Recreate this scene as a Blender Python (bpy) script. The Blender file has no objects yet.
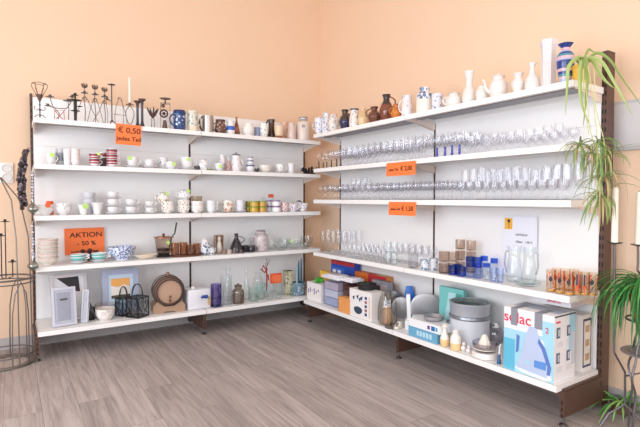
import bpy, bmesh, math, random
from mathutils import Vector, Matrix
random.seed(7)
PI = math.pi
C = bpy.context.scene.collection
SC = bpy.context.scene

# ------------------------------------------------------------ camera
F, YAW, PITCH, ROLL, EYE = 466.9, math.radians(33.528), math.radians(-1.74), math.radians(0.089), 1.182
D = Vector((math.sin(YAW)*math.cos(PITCH), math.cos(YAW)*math.cos(PITCH), math.sin(PITCH)))
_R = Vector((math.cos(YAW), -math.sin(YAW), 0)); _U = _R.cross(D)
R = _R*math.cos(ROLL) + _U*math.sin(ROLL); U = -_R*math.sin(ROLL) + _U*math.cos(ROLL)
cam = bpy.data.cameras.new('camera'); cam.sensor_width = 36; cam.lens = F/640*36; cam.clip_start = .05
cam_o = bpy.data.objects.new('camera', cam); C.objects.link(cam_o)
cam_o.matrix_world = Matrix(((R.x, U.x, -D.x, 0), (R.y, U.y, -D.y, 0), (R.z, U.z, -D.z, EYE), (0, 0, 0, 1)))
SC.camera = cam_o

# ------------------------------------------------------------ light and exposure
SC.view_settings.view_transform = 'Standard'; SC.view_settings.look = 'None'
SC.view_settings.exposure = 0.19; SC.view_settings.gamma = 1.0
w = bpy.data.worlds.new('world'); SC.world = w; w.use_nodes = True
w.node_tree.nodes['Background'].inputs[0].default_value = (.75, .87, 1, 1)
w.node_tree.nodes['Background'].inputs[1].default_value = 1.0
def area(name, loc, rot, sx, sy, power, col):
    l = bpy.data.lights.new(name, 'AREA'); l.shape = 'RECTANGLE'; l.size = sx; l.size_y = sy; l.energy = power; l.color = col
    o = bpy.data.objects.new(name, l); C.objects.link(o); o.location = loc; o.rotation_euler = rot
    return o
# daylight through the tall windows of the left wall and of the wall behind the camera
WL, WF, WB, WR, HC = -2.3, -4.2, 4.395, 2.917, 3.75
area('window_daylight', (WL+.06, 1.75, 1.55), (0, -PI/2, 0), 2.3, 2.1, 92, (.86, .93, 1))
area('window_daylight', (WL+.06, -1.1, 1.55), (0, -PI/2, 0), 2.3, 1.8, 70, (.86, .93, 1))
area('window_daylight', (-.9, WF+.06, 1.95), (PI/2, 0, 0), 1.9, 2.3, 45, (.86, .93, 1))
area('window_daylight', (1.6, WF+.06, 1.95), (PI/2, 0, 0), 1.9, 2.3, 45, (.86, .93, 1))
SC.cycles.transparent_max_bounces = 40
SC.cycles.max_bounces = 10; SC.cycles.diffuse_bounces = 6; SC.cycles.glossy_bounces = 4
SC.cycles.caustics_reflective = False; SC.cycles.caustics_refractive = False
SC.cycles.sample_clamp_indirect = 4

# ------------------------------------------------------------ materials
def lin(c):
    c = c.lstrip('#'); v = [int(c[i:i+2], 16)/255 for i in (0, 2, 4)]
    return tuple(x/12.92 if x <= .04045 else ((x+.055)/1.055)**2.4 for x in v) + (1,)
MATS = {}
def mat(hexc, rough=.5, metal=0, coat=0, spec=.5, name=None):
    key = (hexc, rough, metal, coat, spec)
    if key in MATS: return MATS[key]
    m = bpy.data.materials.new(name or 'mat_'+hexc); m.use_nodes = True
    b = m.node_tree.nodes['Principled BSDF']
    b.inputs['Base Color'].default_value = lin(hexc); b.inputs['Roughness'].default_value = rough
    b.inputs['Metallic'].default_value = metal; b.inputs['Coat Weight'].default_value = coat
    b.inputs['Specular IOR Level'].default_value = spec
    # a faint uneven tone so no surface is perfectly flat
    nt = m.node_tree; tc = nt.nodes.new('ShaderNodeTexCoord'); n = nt.nodes.new('ShaderNodeTexNoise')
    n.inputs['Scale'].default_value = 9; nt.links.new(tc.outputs['Object'], n.inputs['Vector'])
    r = nt.nodes.new('ShaderNodeMapRange'); r.inputs['To Min'].default_value = max(.02, rough-.06); r.inputs['To Max'].default_value = min(1, rough+.06)
    nt.links.new(n.outputs['Fac'], r.inputs['Value']); nt.links.new(r.outputs['Result'], b.inputs['Roughness'])
    MATS[key] = m; return m
def decor(base, cols, scale=55, size=.32, rough=.22, seed=0):
    """glazed ware printed with small scattered motifs"""
    key = ('decor', base, tuple(cols), scale, size, rough, seed)
    if key in MATS: return MATS[key]
    m = bpy.data.materials.new('decorated_glaze'); m.use_nodes = True; nt = m.node_tree; b = nt.nodes['Principled BSDF']
    b.inputs['Roughness'].default_value = rough; b.inputs['Coat Weight'].default_value = .3
    tc = nt.nodes.new('ShaderNodeTexCoord'); mp = nt.nodes.new('ShaderNodeMapping'); mp.inputs['Location'].default_value = (seed*1.7, seed*.9, seed)
    nz = nt.nodes.new('ShaderNodeTexNoise'); nz.inputs['Scale'].default_value = scale*1.3
    ad = nt.nodes.new('ShaderNodeMixRGB'); ad.blend_type = 'LINEAR_LIGHT'; ad.inputs[0].default_value = .012
    v = nt.nodes.new('ShaderNodeTexVoronoi'); v.inputs['Scale'].default_value = scale
    nt.links.new(tc.outputs['Object'], mp.inputs['Vector']); nt.links.new(mp.outputs['Vector'], nz.inputs['Vector'])
    nt.links.new(mp.outputs['Vector'], ad.inputs[1]); nt.links.new(nz.outputs['Color'], ad.inputs[2]); nt.links.new(ad.outputs[0], v.inputs['Vector'])
    lt = nt.nodes.new('ShaderNodeMath'); lt.operation = 'LESS_THAN'; lt.inputs[1].default_value = size; nt.links.new(v.outputs['Distance'], lt.inputs[0])
    sp = nt.nodes.new('ShaderNodeSeparateColor'); nt.links.new(v.outputs['Color'], sp.inputs[0])
    cr = nt.nodes.new('ShaderNodeValToRGB'); cr.color_ramp.interpolation = 'CONSTANT'
    n = len(cols)
    for i, c in enumerate(cols):
        e = cr.color_ramp.elements[i] if i < 2 else cr.color_ramp.elements.new(i/n)
        e.position = i/n; e.color = lin(c)
    if n == 1: cr.color_ramp.elements[1].color = lin(cols[0])
    nt.links.new(sp.outputs[0], cr.inputs[0])
    mx = nt.nodes.new('ShaderNodeMixRGB'); mx.inputs[1].default_value = lin(base)
    sf = nt.nodes.new('ShaderNodeMath'); sf.operation = 'MULTIPLY'; sf.inputs[1].default_value = .82; nt.links.new(lt.outputs[0], sf.inputs[0]); nt.links.new(sf.outputs[0], mx.inputs[0]); nt.links.new(cr.outputs[0], mx.inputs[2]); nt.links.new(mx.outputs[0], b.inputs['Base Color'])
    MATS[key] = m; return m
def glass(tint='#fdfefe', edge='#bfc5c9', gl=.05, rough=.03):
    """clear thin-walled glass: looks darker where the eye meets the wall edge-on"""
    key = ('glass', tint, edge, gl, rough)
    if key in MATS: return MATS[key]
    m = bpy.data.materials.new('clear_glass'); m['thin'] = 1; m.use_nodes = True; nt = m.node_tree; nt.nodes.clear()
    o = nt.nodes.new('ShaderNodeOutputMaterial'); t = nt.nodes.new('ShaderNodeBsdfTransparent'); g = nt.nodes.new('ShaderNodeBsdfGlossy')
    g.inputs['Roughness'].default_value = rough; g.inputs['Color'].default_value = (.97, .98, 1, 1)
    lw = nt.nodes.new('ShaderNodeLayerWeight'); lw.inputs['Blend'].default_value = .35
    pw = nt.nodes.new('ShaderNodeMath'); pw.operation = 'POWER'; pw.inputs[1].default_value = 3.0; nt.links.new(lw.outputs['Facing'], pw.inputs[0])
    c = nt.nodes.new('ShaderNodeMixRGB'); c.inputs[1].default_value = lin(tint); c.inputs[2].default_value = lin(edge)
    nt.links.new(pw.outputs[0], c.inputs[0]); nt.links.new(c.outputs[0], t.inputs['Color'])
    fr = nt.nodes.new('ShaderNodeMapRange'); fr.inputs['To Min'].default_value = gl; fr.inputs['To Max'].default_value = .24
    nt.links.new(pw.outputs[0], fr.inputs['Value'])
    mx = nt.nodes.new('ShaderNodeMixShader'); nt.links.new(fr.outputs[0], mx.inputs[0]); nt.links.new(t.outputs[0], mx.inputs[1]); nt.links.new(g.outputs[0], mx.inputs[2])
    nt.links.new(mx.outputs[0], o.inputs['Surface'])
    MATS[key] = m; return m
def plaster(name, hexc, rough=.9):
    m = bpy.data.materials.new(name); m.use_nodes = True; nt = m.node_tree; b = nt.nodes['Principled BSDF']
    b.inputs['Roughness'].default_value = rough; b.inputs['Specular IOR Level'].default_value = .2
    tc = nt.nodes.new('ShaderNodeTexCoord'); n = nt.nodes.new('ShaderNodeTexNoise'); n.inputs['Scale'].default_value = 1.3; n.inputs['Detail'].default_value = 5
    nt.links.new(tc.outputs['Object'], n.inputs['Vector'])
    c = nt.nodes.new('ShaderNodeMixRGB'); a = lin(hexc); c.inputs[1].default_value = a; c.inputs[2].default_value = tuple(x*.95 for x in a[:3])+(1,)
    nt.links.new(n.outputs['Fac'], c.inputs[0]); nt.links.new(c.outputs[0], b.inputs['Base Color'])
    n2 = nt.nodes.new('ShaderNodeTexNoise'); n2.inputs['Scale'].default_value = 90; nt.links.new(tc.outputs['Object'], n2.inputs['Vector'])
    bp = nt.nodes.new('ShaderNodeBump'); bp.inputs['Strength'].default_value = .08; bp.inputs['Distance'].default_value = .003
    nt.links.new(n2.outputs['Fac'], bp.inputs['Height']); nt.links.new(bp.outputs[0], b.inputs['Normal'])
    return m
def wood_floor():
    m = bpy.data.materials.new('oak_vinyl_planks'); m.use_nodes = True; nt = m.node_tree; b = nt.nodes['Principled BSDF']; L = nt.links.new
    tc = nt.nodes.new('ShaderNodeTexCoord'); mp = nt.nodes.new('ShaderNodeMapping'); mp.inputs['Rotation'].default_value = (0, 0, PI/2)
    L(tc.outputs['Object'], mp.inputs['Vector'])
    br = nt.nodes.new('ShaderNodeTexBrick'); br.inputs['Scale'].default_value = 1; br.inputs['Brick Width'].default_value = 1.22; br.inputs['Row Height'].default_value = .18
    br.inputs['Mortar Size'].default_value = .0012; br.inputs['Mortar Smooth'].default_value = .2; br.offset = .37; br.inputs['Bias'].default_value = 0
    br.inputs['Color1'].default_value = (0, 0, 0, 1); br.inputs['Color2'].default_value = (1, 1, 1, 1); br.inputs['Mortar'].default_value = (.5, .5, .5, 1)
    L(mp.outputs['Vector'], br.inputs['Vector'])
    # grain: noise stretched along the plank, shifted per plank
    st = nt.nodes.new('ShaderNodeMapping'); st.inputs['Scale'].default_value = (2.4, 38, 1); L(mp.outputs['Vector'], st.inputs['Vector'])
    ad = nt.nodes.new('ShaderNodeVectorMath'); ad.operation = 'ADD'; sc = nt.nodes.new('ShaderNodeVectorMath'); sc.operation = 'SCALE'; sc.inputs['Scale'].default_value = 7
    L(br.outputs['Color'], sc.inputs[0]); L(st.outputs['Vector'], ad.inputs[0]); L(sc.outputs['Vector'], ad.inputs[1])
    n = nt.nodes.new('ShaderNodeTexNoise'); n.inputs['Scale'].default_value = 1; n.inputs['Detail'].default_value = 7; n.inputs['Roughness'].default_value = .68; n.inputs['Distortion'].default_value = .6
    L(ad.outputs[0], n.inputs['Vector'])
    n3 = nt.nodes.new('ShaderNodeTexNoise'); n3.inputs['Scale'].default_value = .45; n3.inputs['Detail'].default_value = 3; L(ad.outputs[0], n3.inputs['Vector'])
    cr = nt.nodes.new('ShaderNodeValToRGB'); e = cr.color_ramp.elements
    e[0].position = .26; e[0].color = lin('#8d827e'); e[1].position = .72; e[1].color = lin('#beb3af')
    k = e.new(.45); k.color = lin('#a59a97'); k = e.new(.56); k.color = lin('#b4aaa7')
    L(n.outputs['Fac'], cr.inputs[0])
    tone = nt.nodes.new('ShaderNodeMapRange'); tone.inputs['To Min'].default_value = .90; tone.inputs['To Max'].default_value = 1.06; L(br.outputs['Color'], tone.inputs['Value'])
    t2 = nt.nodes.new('ShaderNodeMapRange'); t2.inputs['From Min'].default_value = .35; t2.inputs['From Max'].default_value = .65; t2.inputs['To Min'].default_value = .88; t2.inputs['To Max'].default_value = 1.08; L(n3.outputs['Fac'], t2.inputs['Value'])
    mu = nt.nodes.new('ShaderNodeMath'); mu.operation = 'MULTIPLY'; L(tone.outputs[0], mu.inputs[0]); L(t2.outputs[0], mu.inputs[1])
    v = nt.nodes.new('ShaderNodeVectorMath'); v.operation = 'SCALE'; L(cr.outputs[0], v.inputs[0]); L(mu.outputs[0], v.inputs['Scale'])
    seam = nt.nodes.new('ShaderNodeMixRGB'); seam.inputs[2].default_value = lin('#776a66'); L(br.outputs['Fac'], seam.inputs[0]); L(v.outputs[0], seam.inputs[1])
    L(seam.outputs[0], b.inputs['Base Color'])
    rr = nt.nodes.new('ShaderNodeMapRange'); rr.inputs['To Min'].default_value = .36; rr.inputs['To Max'].default_value = .55; L(n.outputs['Fac'], rr.inputs['Value']); L(rr.outputs[0], b.inputs['Roughness'])
    bp = nt.nodes.new('ShaderNodeBump'); bp.inputs['Strength'].default_value = .12; bp.inputs['Distance'].default_value = .002; L(n.outputs['Fac'], bp.inputs['Height']); L(bp.outputs[0], b.inputs['Normal'])
    return m

# ------------------------------------------------------------ mesh builder
def smooth_profile(pr, n=4):
    out = []
    P = [pr[0]] + list(pr) + [pr[-1]]
    for i in range(1, len(P)-2):
        p0, p1, p2, p3 = P[i-1], P[i], P[i+1], P[i+2]
        for k in range(n):
            t = k/n
            out.append(tuple(max(0, .5*((2*b)+(-a+c)*t+(2*a-5*b+4*c-d)*t*t+(-a+3*b-3*c+d)*t**3)) for a, b, c, d in zip(p0[:2], p1[:2], p2[:2], p3[:2])))
    out.append(pr[-1][:2])
    return out
def dense(pr, n=4):
    out = []
    for a, b in zip(pr[:-1], pr[1:]):
        for k in range(n): out.append((a[0]+(b[0]-a[0])*k/n, a[1]+(b[1]-a[1])*k/n))
    out.append(pr[-1]); return out
class MB:
    def __init__(s): s.v, s.f, s.m = [], [], []
    def add(s, vs, fs, m=0):
        o = len(s.v); s.v += [tuple(v) for v in vs]
        for i, f in enumerate(fs): s.f.append(tuple(o+k for k in f)); s.m.append(m[i] if isinstance(m, list) else m)
    def lathe(s, pr, m=0, seg=18, o=(0, 0, 0), sx=1, sy=1, axis='z'):
        vs, rings = [], []
        for r, z in pr:
            if r < 1e-6: rings.append([len(vs)]); vs.append((0, 0, z))
            else:
                st = len(vs); rings.append(list(range(st, st+seg)))
                vs += [(r*math.cos(2*PI*k/seg)*sx, r*math.sin(2*PI*k/seg)*sy, z) for k in range(seg)]
        fs, ms = [], []
        for i in range(len(rings)-1):
            a, b = rings[i], rings[i+1]; mi = m((pr[i][1]+pr[i+1][1])/2) if callable(m) else m
            if len(a) == 1 and len(b) == 1: continue
            for k in range(seg):
                k2 = (k+1) % seg
                if len(a) == 1: fs.append((a[0], b[k2], b[k]))
                elif len(b) == 1: fs.append((a[k], a[k2], b[0]))
                else: fs.append((a[k], a[k2], b[k2], b[k]))
                ms.append(mi)
        if axis == 'y': vs = [(x, -z, y) for x, y, z in vs]     # lathe axis pointing to -y
        if axis == 'x': vs = [(z, y, -x) for x, y, z in vs]
        s.add([(x+o[0], y+o[1], z+o[2]) for x, y, z in vs], fs, ms)
    def box(s, c, d, m=0, rz=0, rx=0, ry=0):
        M = Matrix.Rotation(rz, 3, 'Z') @ Matrix.Rotation(rx, 3, 'X') @ Matrix.Rotation(ry, 3, 'Y')
        vs = [Vector(c) + M @ Vector((x*d[0]/2, y*d[1]/2, z*d[2]/2)) for x in (-1, 1) for y in (-1, 1) for z in (-1, 1)]
        s.add(vs, [(0, 1, 3, 2), (4, 6, 7, 5), (0, 4, 5, 1), (2, 3, 7, 6), (0, 2, 6, 4), (1, 5, 7, 3)], m)
    def tube(s, pts, r, m=0, seg=6, closed=False):
        pts = [Vector(p) for p in pts]; n = len(pts)
        rs = r if isinstance(r, (list, tuple)) else [r]*n
        T = []
        for i in range(n):
            a = pts[(i-1) % n] if closed or i > 0 else pts[i]; b = pts[(i+1) % n] if closed or i < n-1 else pts[i]
            t = (b-a); T.append(t.normalized() if t.length > 1e-9 else Vector((0, 0, 1)))
        N = T[0].orthogonal().normalized(); vs = []
        for i in range(n):
            if i: N = (N - T[i]*N.dot(T[i])); N = N.normalized() if N.length > 1e-6 else T[i].orthogonal().normalized()
            B = T[i].cross(N)
            vs += [pts[i] + (N*math.cos(2*PI*k/seg)+B*math.sin(2*PI*k/seg))*rs[i] for k in range(seg)]
        fs = []
        for i in range(n if closed else n-1):
            j = (i+1) % n
            fs += [(i*seg+k, i*seg+(k+1) % seg, j*seg+(k+1) % seg, j*seg+k) for k in range(seg)]
        if not closed: fs += [tuple(range(seg))[::-1], tuple((n-1)*seg+k for k in range(seg))]
        s.add(vs, fs, m)
    def ring(s, c, R_, r, m=0, n=24, axis='z', seg=6):
        f = {'z': lambda a: (c[0]+R_*math.cos(a), c[1]+R_*math.sin(a), c[2]), 'y': lambda a: (c[0]+R_*math.cos(a), c[1], c[2]+R_*math.sin(a)), 'x': lambda a: (c[0], c[1]+R_*math.cos(a), c[2]+R_*math.sin(a))}[axis]
        s.tube([f(2*PI*k/n) for k in range(n)], r, m, seg, True)
    def ball(s, c, r, m=0, seg=10, sz=1, sx=1, sy=1):
        k = max(4, seg//2)
        s.lathe([(r*math.sin(PI*i/k), -r*math.cos(PI*i/k)*sz) for i in range(k+1)], m, seg, c, sx, sy)
    def prism(s, pts, y0, y1, m=0):
        """outline in x,z swept from y0 (front) to y1"""
        n = len(pts)
        s.add([(x, y0, z) for x, z in pts]+[(x, y1, z) for x, z in pts],
              [tuple(range(n)), tuple(range(2*n-1, n-1, -1))]+[(k, n+k, n+(k+1) % n, (k+1) % n) for k in range(n)], m)
    def build(s, name, mats, parent=None, loc=None, rz=0, sharp=35, bevel=0):
        me = bpy.data.meshes.new(name); me.from_pydata(s.v, [], s.f)
        if not isinstance(mats, (list, tuple)): mats = [mats]
        for x in mats: me.materials.append(x)
        me.polygons.foreach_set('material_index', s.m)
        bm = bmesh.new(); bm.from_mesh(me)
        bmesh.ops.recalc_face_normals(bm, faces=bm.faces)
        if bevel: bmesh.ops.bevel(bm, geom=list(bm.edges), offset=bevel, segments=2, affect='EDGES', profile=.5, clamp_overlap=True)
        bm.to_mesh(me); bm.free()
        me.shade_smooth(); me.set_sharp_from_angle(angle=math.radians(sharp))
        o = bpy.data.objects.new(name, me); C.objects.link(o)
        if parent: o.parent = parent
        if loc is not None: o.location = loc
        o.rotation_euler.z = rz
        return o
def tag(o, label, cat, group=None):
    o['label'] = label; o['category'] = cat
    if group: o['group'] = group
    return o
def thing(name, label, cat, loc=(0, 0, 0), rz=0, group=None):
    o = bpy.data.objects.new(name, None); C.objects.link(o); o.location = loc; o.rotation_euler.z = rz; o.empty_display_size = .05
    return tag(o, label, cat, group)
def struct(o): o['kind'] = 'structure'; return o
def copy_tree(o, parent=None):
    c = o.copy(); C.objects.link(c); c.parent = parent
    for ch in list(o.children): copy_tree(ch, c)
    return c
def text(s_, size, parent, loc, rot=(PI/2, 0, 0), m=None, name='lettering', align='CENTER', sx=1, shear=0):
    cu = bpy.data.curves.new(name, 'FONT'); cu.body = s_; cu.size = size; cu.align_x = align; cu.align_y = 'CENTER'; cu.extrude = .0004; cu.shear = shear
    cu.offset = size*.012
    tmp = bpy.data.objects.new('tmp', cu); C.objects.link(tmp); dg = bpy.context.evaluated_depsgraph_get()
    me = bpy.data.meshes.new_from_object(tmp.evaluated_get(dg)); me.name = name; bpy.data.objects.remove(tmp)
    me.materials.clear(); me.materials.append(m or mat('#2a1712', .7))
    o = bpy.data.objects.new(name, me); C.objects.link(o); o.parent = parent; o.location = loc; o.rotation_euler = rot; o.scale = (sx, 1, 1)
    return o

# ------------------------------------------------------------ shelving geometry
XL0, BL, YL, DU, DB = .146, 1.25, 4.303, .317, .426          # left unit: first upright, bay, panel plane, shelf depths
XR, YR0, BR = 2.751, 3.787, 1.2425                           # right unit
LIP = .035
ZL = [1.739+LIP, 1.402+LIP, 1.023+LIP, .644+LIP, .192+LIP]
ZR = [1.768+LIP, 1.439+LIP, 1.144+LIP, .640+LIP, .189+LIP]
def front(u, sh): return (YL if u == 'L' else XR) - (DB if sh == 5 else DU)
def at(u, sh, px, d):
    """the point on shelf sh, d behind its front edge, seen at image column px; and metres per pixel there"""
    z = (ZL if u == 'L' else ZR)[sh-1]+.0012 if sh else 0
    k = (px-320)/F; N = R - k*D; q = front(u, sh)+d if sh else d
    if u == 'L': y = q; x = -(N.y*y + N.z*(z-EYE))/N.x
    else: x = q; y = -(N.x*x + N.z*(z-EYE))/N.y
    p = Vector((x, y, z)); s = (p-Vector((0, 0, EYE))).dot(D)/F
    return p, s
def height(p, top):
    k = (213.5-top)/F; N = U - k*D
    z = EYE - (N.x*p.x+N.y*p.y)/N.z
    return z - p.z
def facing(p): return -math.atan2(p.x, p.y)

def wpx(u, sh, px, wd, d):
    """metres along the shelf covered by wd image columns around px"""
    return (at(u, sh, px+wd/2, d)[0]-at(u, sh, px-wd/2, d)[0]).length
def rpx(px, s, w_): return w_/2*1.07*s*math.cos(math.atan((px-320)/F))

# ------------------------------------------------------------ room shell
M_wall = plaster('peach_plaster', '#efd0b4'); M_ceil = plaster('white_ceiling', '#f4f2ee')
M_floor = wood_floor(); M_base = mat('#b9b4b4', .5)
def slab(name, c, d, m):
    b = MB(); b.box((0, 0, 0), d); return struct(b.build(name, m, loc=c))
cx, cy = (WL+WR)/2, (WF+WB)/2; sx, sy = WR-WL, WB-WF
fl = slab('floor', (cx, cy, -.05), (sx, sy, .1), M_floor)
slab('ceiling', (cx, cy, HC+.05), (sx+.4, sy+.4, .1), M_ceil)
slab('wall_back', (cx, WB+.1, HC/2-.05), (sx+.4, .2, HC+.1), M_wall)
slab('wall_right', (WR+.1, cy, HC/2-.05), (.2, sy, HC+.1), M_wall)
def wall_with_windows(name, vertical_x, fixed, lo, hi, wins):
    b = MB(); z0, z1 = .35, 2.75; edges = [lo]
    for a, c in wins: edges += [a, c]
    edges.append(hi); sgn = -1
    def bx(a, c, za, zb):
        if c-a < .01: return
        if vertical_x: b.box((fixed-.1, (a+c)/2, (za+zb)/2), (.2, c-a, zb-za))
        else: b.box(((a+c)/2, fixed-.1, (za+zb)/2), (c-a, .2, zb-za))
    bx(lo, hi, -.1, z0); bx(lo, hi, z1, HC)
    for i in range(0, len(edges), 2): bx(edges[i], edges[i+1], z0, z1)
    struct(b.build(name, M_wall))
wall_with_windows('wall_left', True, WL, WF, WB, [(-2.0, -.2), (.7, 2.8)])
wall_with_windows('wall_front', False, WF, WL, WR, [(-1.85, .05), (.65, 2.55)])
M_win = mat('#f5f5f3', .4)
for i, (vx, fx, a, c) in enumerate([(1, WL, -2.0, -.2), (1, WL, .7, 2.8), (0, WF, -1.85, .05), (0, WF, .65, 2.55)]):
    b = MB(); mid = (a+c)/2
    def bar(p0, p1, za, zb, t=.06):
        if vx: b.box((fx-.1, (p0+p1)/2, (za+zb)/2), (t, p1-p0, zb-za))
        else: b.box(((p0+p1)/2, fx-.1, (za+zb)/2), (p1-p0, t, zb-za))
    for q in (a+.035, mid, c-.035): bar(q-.035, q+.035, .35, 2.75)
    for z in (.385, 2.0, 2.715): bar(a, c, z-.035, z+.035)
    struct(b.build('window_%d' % (i+1), M_win))
def base(name, c, d):
    b = MB(); b.box((0, 0, 0), d); b.box((0, 0, d[2]/2), (d[0] if d[0] > .1 else d[0]*.6, d[1] if d[1] > .1 else d[1]*.6, .008)); return struct(b.build(name, M_base, loc=c))
base('baseboard_back', (cx, WB-.008, .043), (sx, .016, .086))
base('baseboard_right', (WR-.008, cy, .043), (.016, sy, .086))
base('baseboard_left', (WL+.008, cy, .043), (.016, sy, .086))

# ------------------------------------------------------------ shelving units
M_brown = mat('#583e34', .45); M_slot = mat('#1c1210', .8); M_white = mat('#f3f2f1', .42); M_panel = mat('#f7f6f6', .5)
M_brk = mat('#ead9cf', .45); M_foot = mat('#8d8d90', .3, 1); M_under_shade = mat('#a3a1a6', .6)  # last: shelf white greyed down, shade below the boards painted into the colour
def upright(parent, x, y, h, name='upright', wd=.03):
    """x,y: centre of its slotted front face in the unit frame; depth runs back"""
    b = MB(); b.box((x, y+.04, h/2+.012), (wd, .08, h-.024)); b.box((x, y+.04, h+.001), (wd+.002, .082, .006))
    z = .22
    while z < h-.03:
        for sx_ in ((-.0075, .0075) if wd > .02 else (0,)): b.box((x+sx_, y-.0006, z), (.006, .002, .026), 1)
        z += .05
    o = b.build(name, [M_brown, M_slot], parent); return o
def shelf_board(parent, x0, x1, depth, z, y_panel, bottom=False):
    b = MB(); w_ = x1-x0-.004; xc = (x0+x1)/2; yf = y_panel-depth; t = LIP
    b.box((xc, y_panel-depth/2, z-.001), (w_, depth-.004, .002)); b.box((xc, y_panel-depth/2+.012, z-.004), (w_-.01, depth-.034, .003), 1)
    b.box((xc, yf+.003, z-t/2), (w_, .006, t))
    b.box((xc, yf+.016, z-t+.0015), (w_, .026, .003))
    b.box((xc, y_panel-.006, z-t/2), (w_, .006, t))
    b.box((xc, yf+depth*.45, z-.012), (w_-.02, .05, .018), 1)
    for s in (x0+.004, x1-.004): b.box((s, y_panel-depth/2, z-t/2), (.003, depth-.004, t))
    o = b.build('shelf', [M_white, M_under_shade], parent)
    if not bottom:
        for s in (x0+.011, x1-.011):
            k = MB(); ys = [yf+.03, y_panel-.004]; zt = z-t+.012
            pts = [(ys[0], zt), (ys[1], zt), (ys[1], z-.085), (ys[1]-.02, z-.085), (ys[0]+.05, z-t-.006), (ys[0], z-t-.004)]
            n = len(pts); k.add([(s-.0015, a, c) for a, c in pts]+[(s+.0015, a, c) for a, c in pts],
                [tuple(range(n)), tuple(range(2*n-1, n-1, -1))]+[(i, (i+1) % n, n+(i+1) % n, n+i) for i in range(n)])
            k.build('bracket', M_brk, o)
    return o
def base_bracket(parent, x, y_panel, z_top):
    b = MB(); yf = y_panel-DB+.05; d = y_panel-yf
    b.box((x, y_panel-d/2, z_top/2+.012), (.024, d, z_top-.075))
    b.box((x, y_panel-d/2, z_top-LIP-.012), (.032, d+.03, .022))
    for i in range(3): b.box((x, yf-.0006, .055+i*.035), (.008, .002, .02), 1)
    b.build('base_bracket', [M_brown, M_slot], parent)
    f = MB(); f.lathe([(0, 0), (.02, 0), (.022, .006), (.016, .012), (.006, .016), (.006, .05), (0, .05)], seg=14, o=(x, yf+.016, 0))
    f.build('levelling_foot', M_foot, parent)
def unit(label, loc, rz, x0, bay, zs, heights, panel_top):
    """built in a frame whose +x runs along the shelves and whose panel plane is y=0"""
    t = thing('shelving_unit', label, 'shelves', loc, rz)
    for i in range(3):
        upright(t, x0+i*bay, 0, heights[i], wd=.010 if i == 1 else (.03 if heights[i] == 2.0 and rz else .017)); base_bracket(t, x0+i*bay, 0, zs[4])
    for j in range(2):
        a, c = x0+j*bay, x0+(j+1)*bay
        b = MB(); z = .1
        hs = [(.17, .65), (.65, 1.13), (1.13, 1.6), (1.6, panel_top)]
        for z0, z1 in hs: b.box(((a+c)/2, .008, (z0+z1)/2), (bay-.019, .010, z1-z0-.0015))
        b.build('back_panel', M_panel, t)
        for k, z in enumerate(zs): shelf_board(t, a, c, DB if k == 4 else DU, z, -.002, k == 4)
    return t
unit('white shelving unit against the left-hand wall holding candlesticks, cups and crockery', (XL0, YL, 0), 0, 0, BL, ZL, (2.0, 1.78, 1.79), 1.98)
unit('white shelving unit against the right-hand wall holding rows of drinking glasses', (XR, YR0, 0), -PI/2, 0, BR, ZR, (1.81, 1.81, 2.0), 1.80)

# ------------------------------------------------------------ ware builders
M_porc = mat('#e8e7ea', .2, coat=.3); M_porcw = mat('#e9e2da', .2, coat=.4); M_blk = mat('#1d1a1c', .5); M_iron = mat('#5a5055', .4, .4)
M_brz = mat('#6d5850', .4, .5); M_green = mat('#b6e070', .6); M_wax = mat('#f6f1e4', .45)
PROF = {
 'mug': ('l', [(0, 0), (.90, 0), (1, .04), (1, 1)]),
 'cyl': ('l', [(0, 0), (1, 0), (1, 1)]),
 'taper': ('l', [(0, 0), (.78, 0), (.8, .03), (1, 1)]),
 'cup': ('s', [(0, 0), (.5, 0), (.55, .05), (.84, .28), (.96, .62), (1, 1)]),
 'flare': ('s', [(0, 0), (.5, 0), (.54, .08), (.62, .3), (.8, .7), (1, 1)]),
 'bowl': ('s', [(0, 0), (.45, 0), (.47, .08), (.82, .42), (.96, .78), (1, 1)]),
 'pot': ('s', [(0, 0), (.6, 0), (.66, .06), (.95, .3), (1, .52), (.86, .78), (.62, .9), (.66, 1)]),
 'jug': ('s', [(0, 0), (.62, 0), (.85, .14), (1, .38), (.92, .6), (.62, .8), (.56, .89), (.7, 1)]),
 'jughi': ('s', [(0, 0), (.6, 0), (.72, .1), (.98, .34), (1, .46), (.8, .64), (.5, .76), (.46, .88), (.62, 1)]),
 'slim': ('s', [(0, 0), (.78, 0), (.9, .1), (1, .3), (.9, .6), (.76, .8), (.86, 1)]),
 'gourd': ('s', [(0, 0), (.6, 0), (.92, .12), (1, .26), (.8, .45), (.5, .58), (.5, .78), (.72, .95), (.74, 1)]),
 'bottle': ('s', [(0, 0), (.7, 0), (.95, .15), (1, .28), (.86, .46), (.48, .64), (.36, .78), (.4, .9), (.6, 1)]),
 'vase': ('s', [(0, 0), (.62, 0), (.6, .05), (.72, .2), (.95, .45), (1, .62), (.9, .74), (.55, .83), (.48, .9), (.86, 1)]),
 'stein': ('l', [(0, 0), (1, 0), (1, .05), (.93, .1), (.93, .82), (1, .86), (.96, .93), (.88, 1)]),
 'flask': ('s', [(0, 0), (.95, 0), (1, .1), (.9, .3), (.5, .62), (.3, .75), (.28, .92), (.36, 1)]),
 'urn': ('s', [(0, 0), (.52, 0), (.6, .1), (.98, .45), (1, .6), (.66, .76), (.56, .86), (.82, 1)]),
 'hex': ('l', [(0, 0), (.86, 0), (.88, .05), (.80, .09), (.88, .86), (1, .9), (1, 1)]),
 'jar': ('s', [(0, 0), (.88, 0), (1, .1), (1, .68), (.8, .8), (.6, .86), (.6, .92), (.64, 1)]),
}
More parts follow.
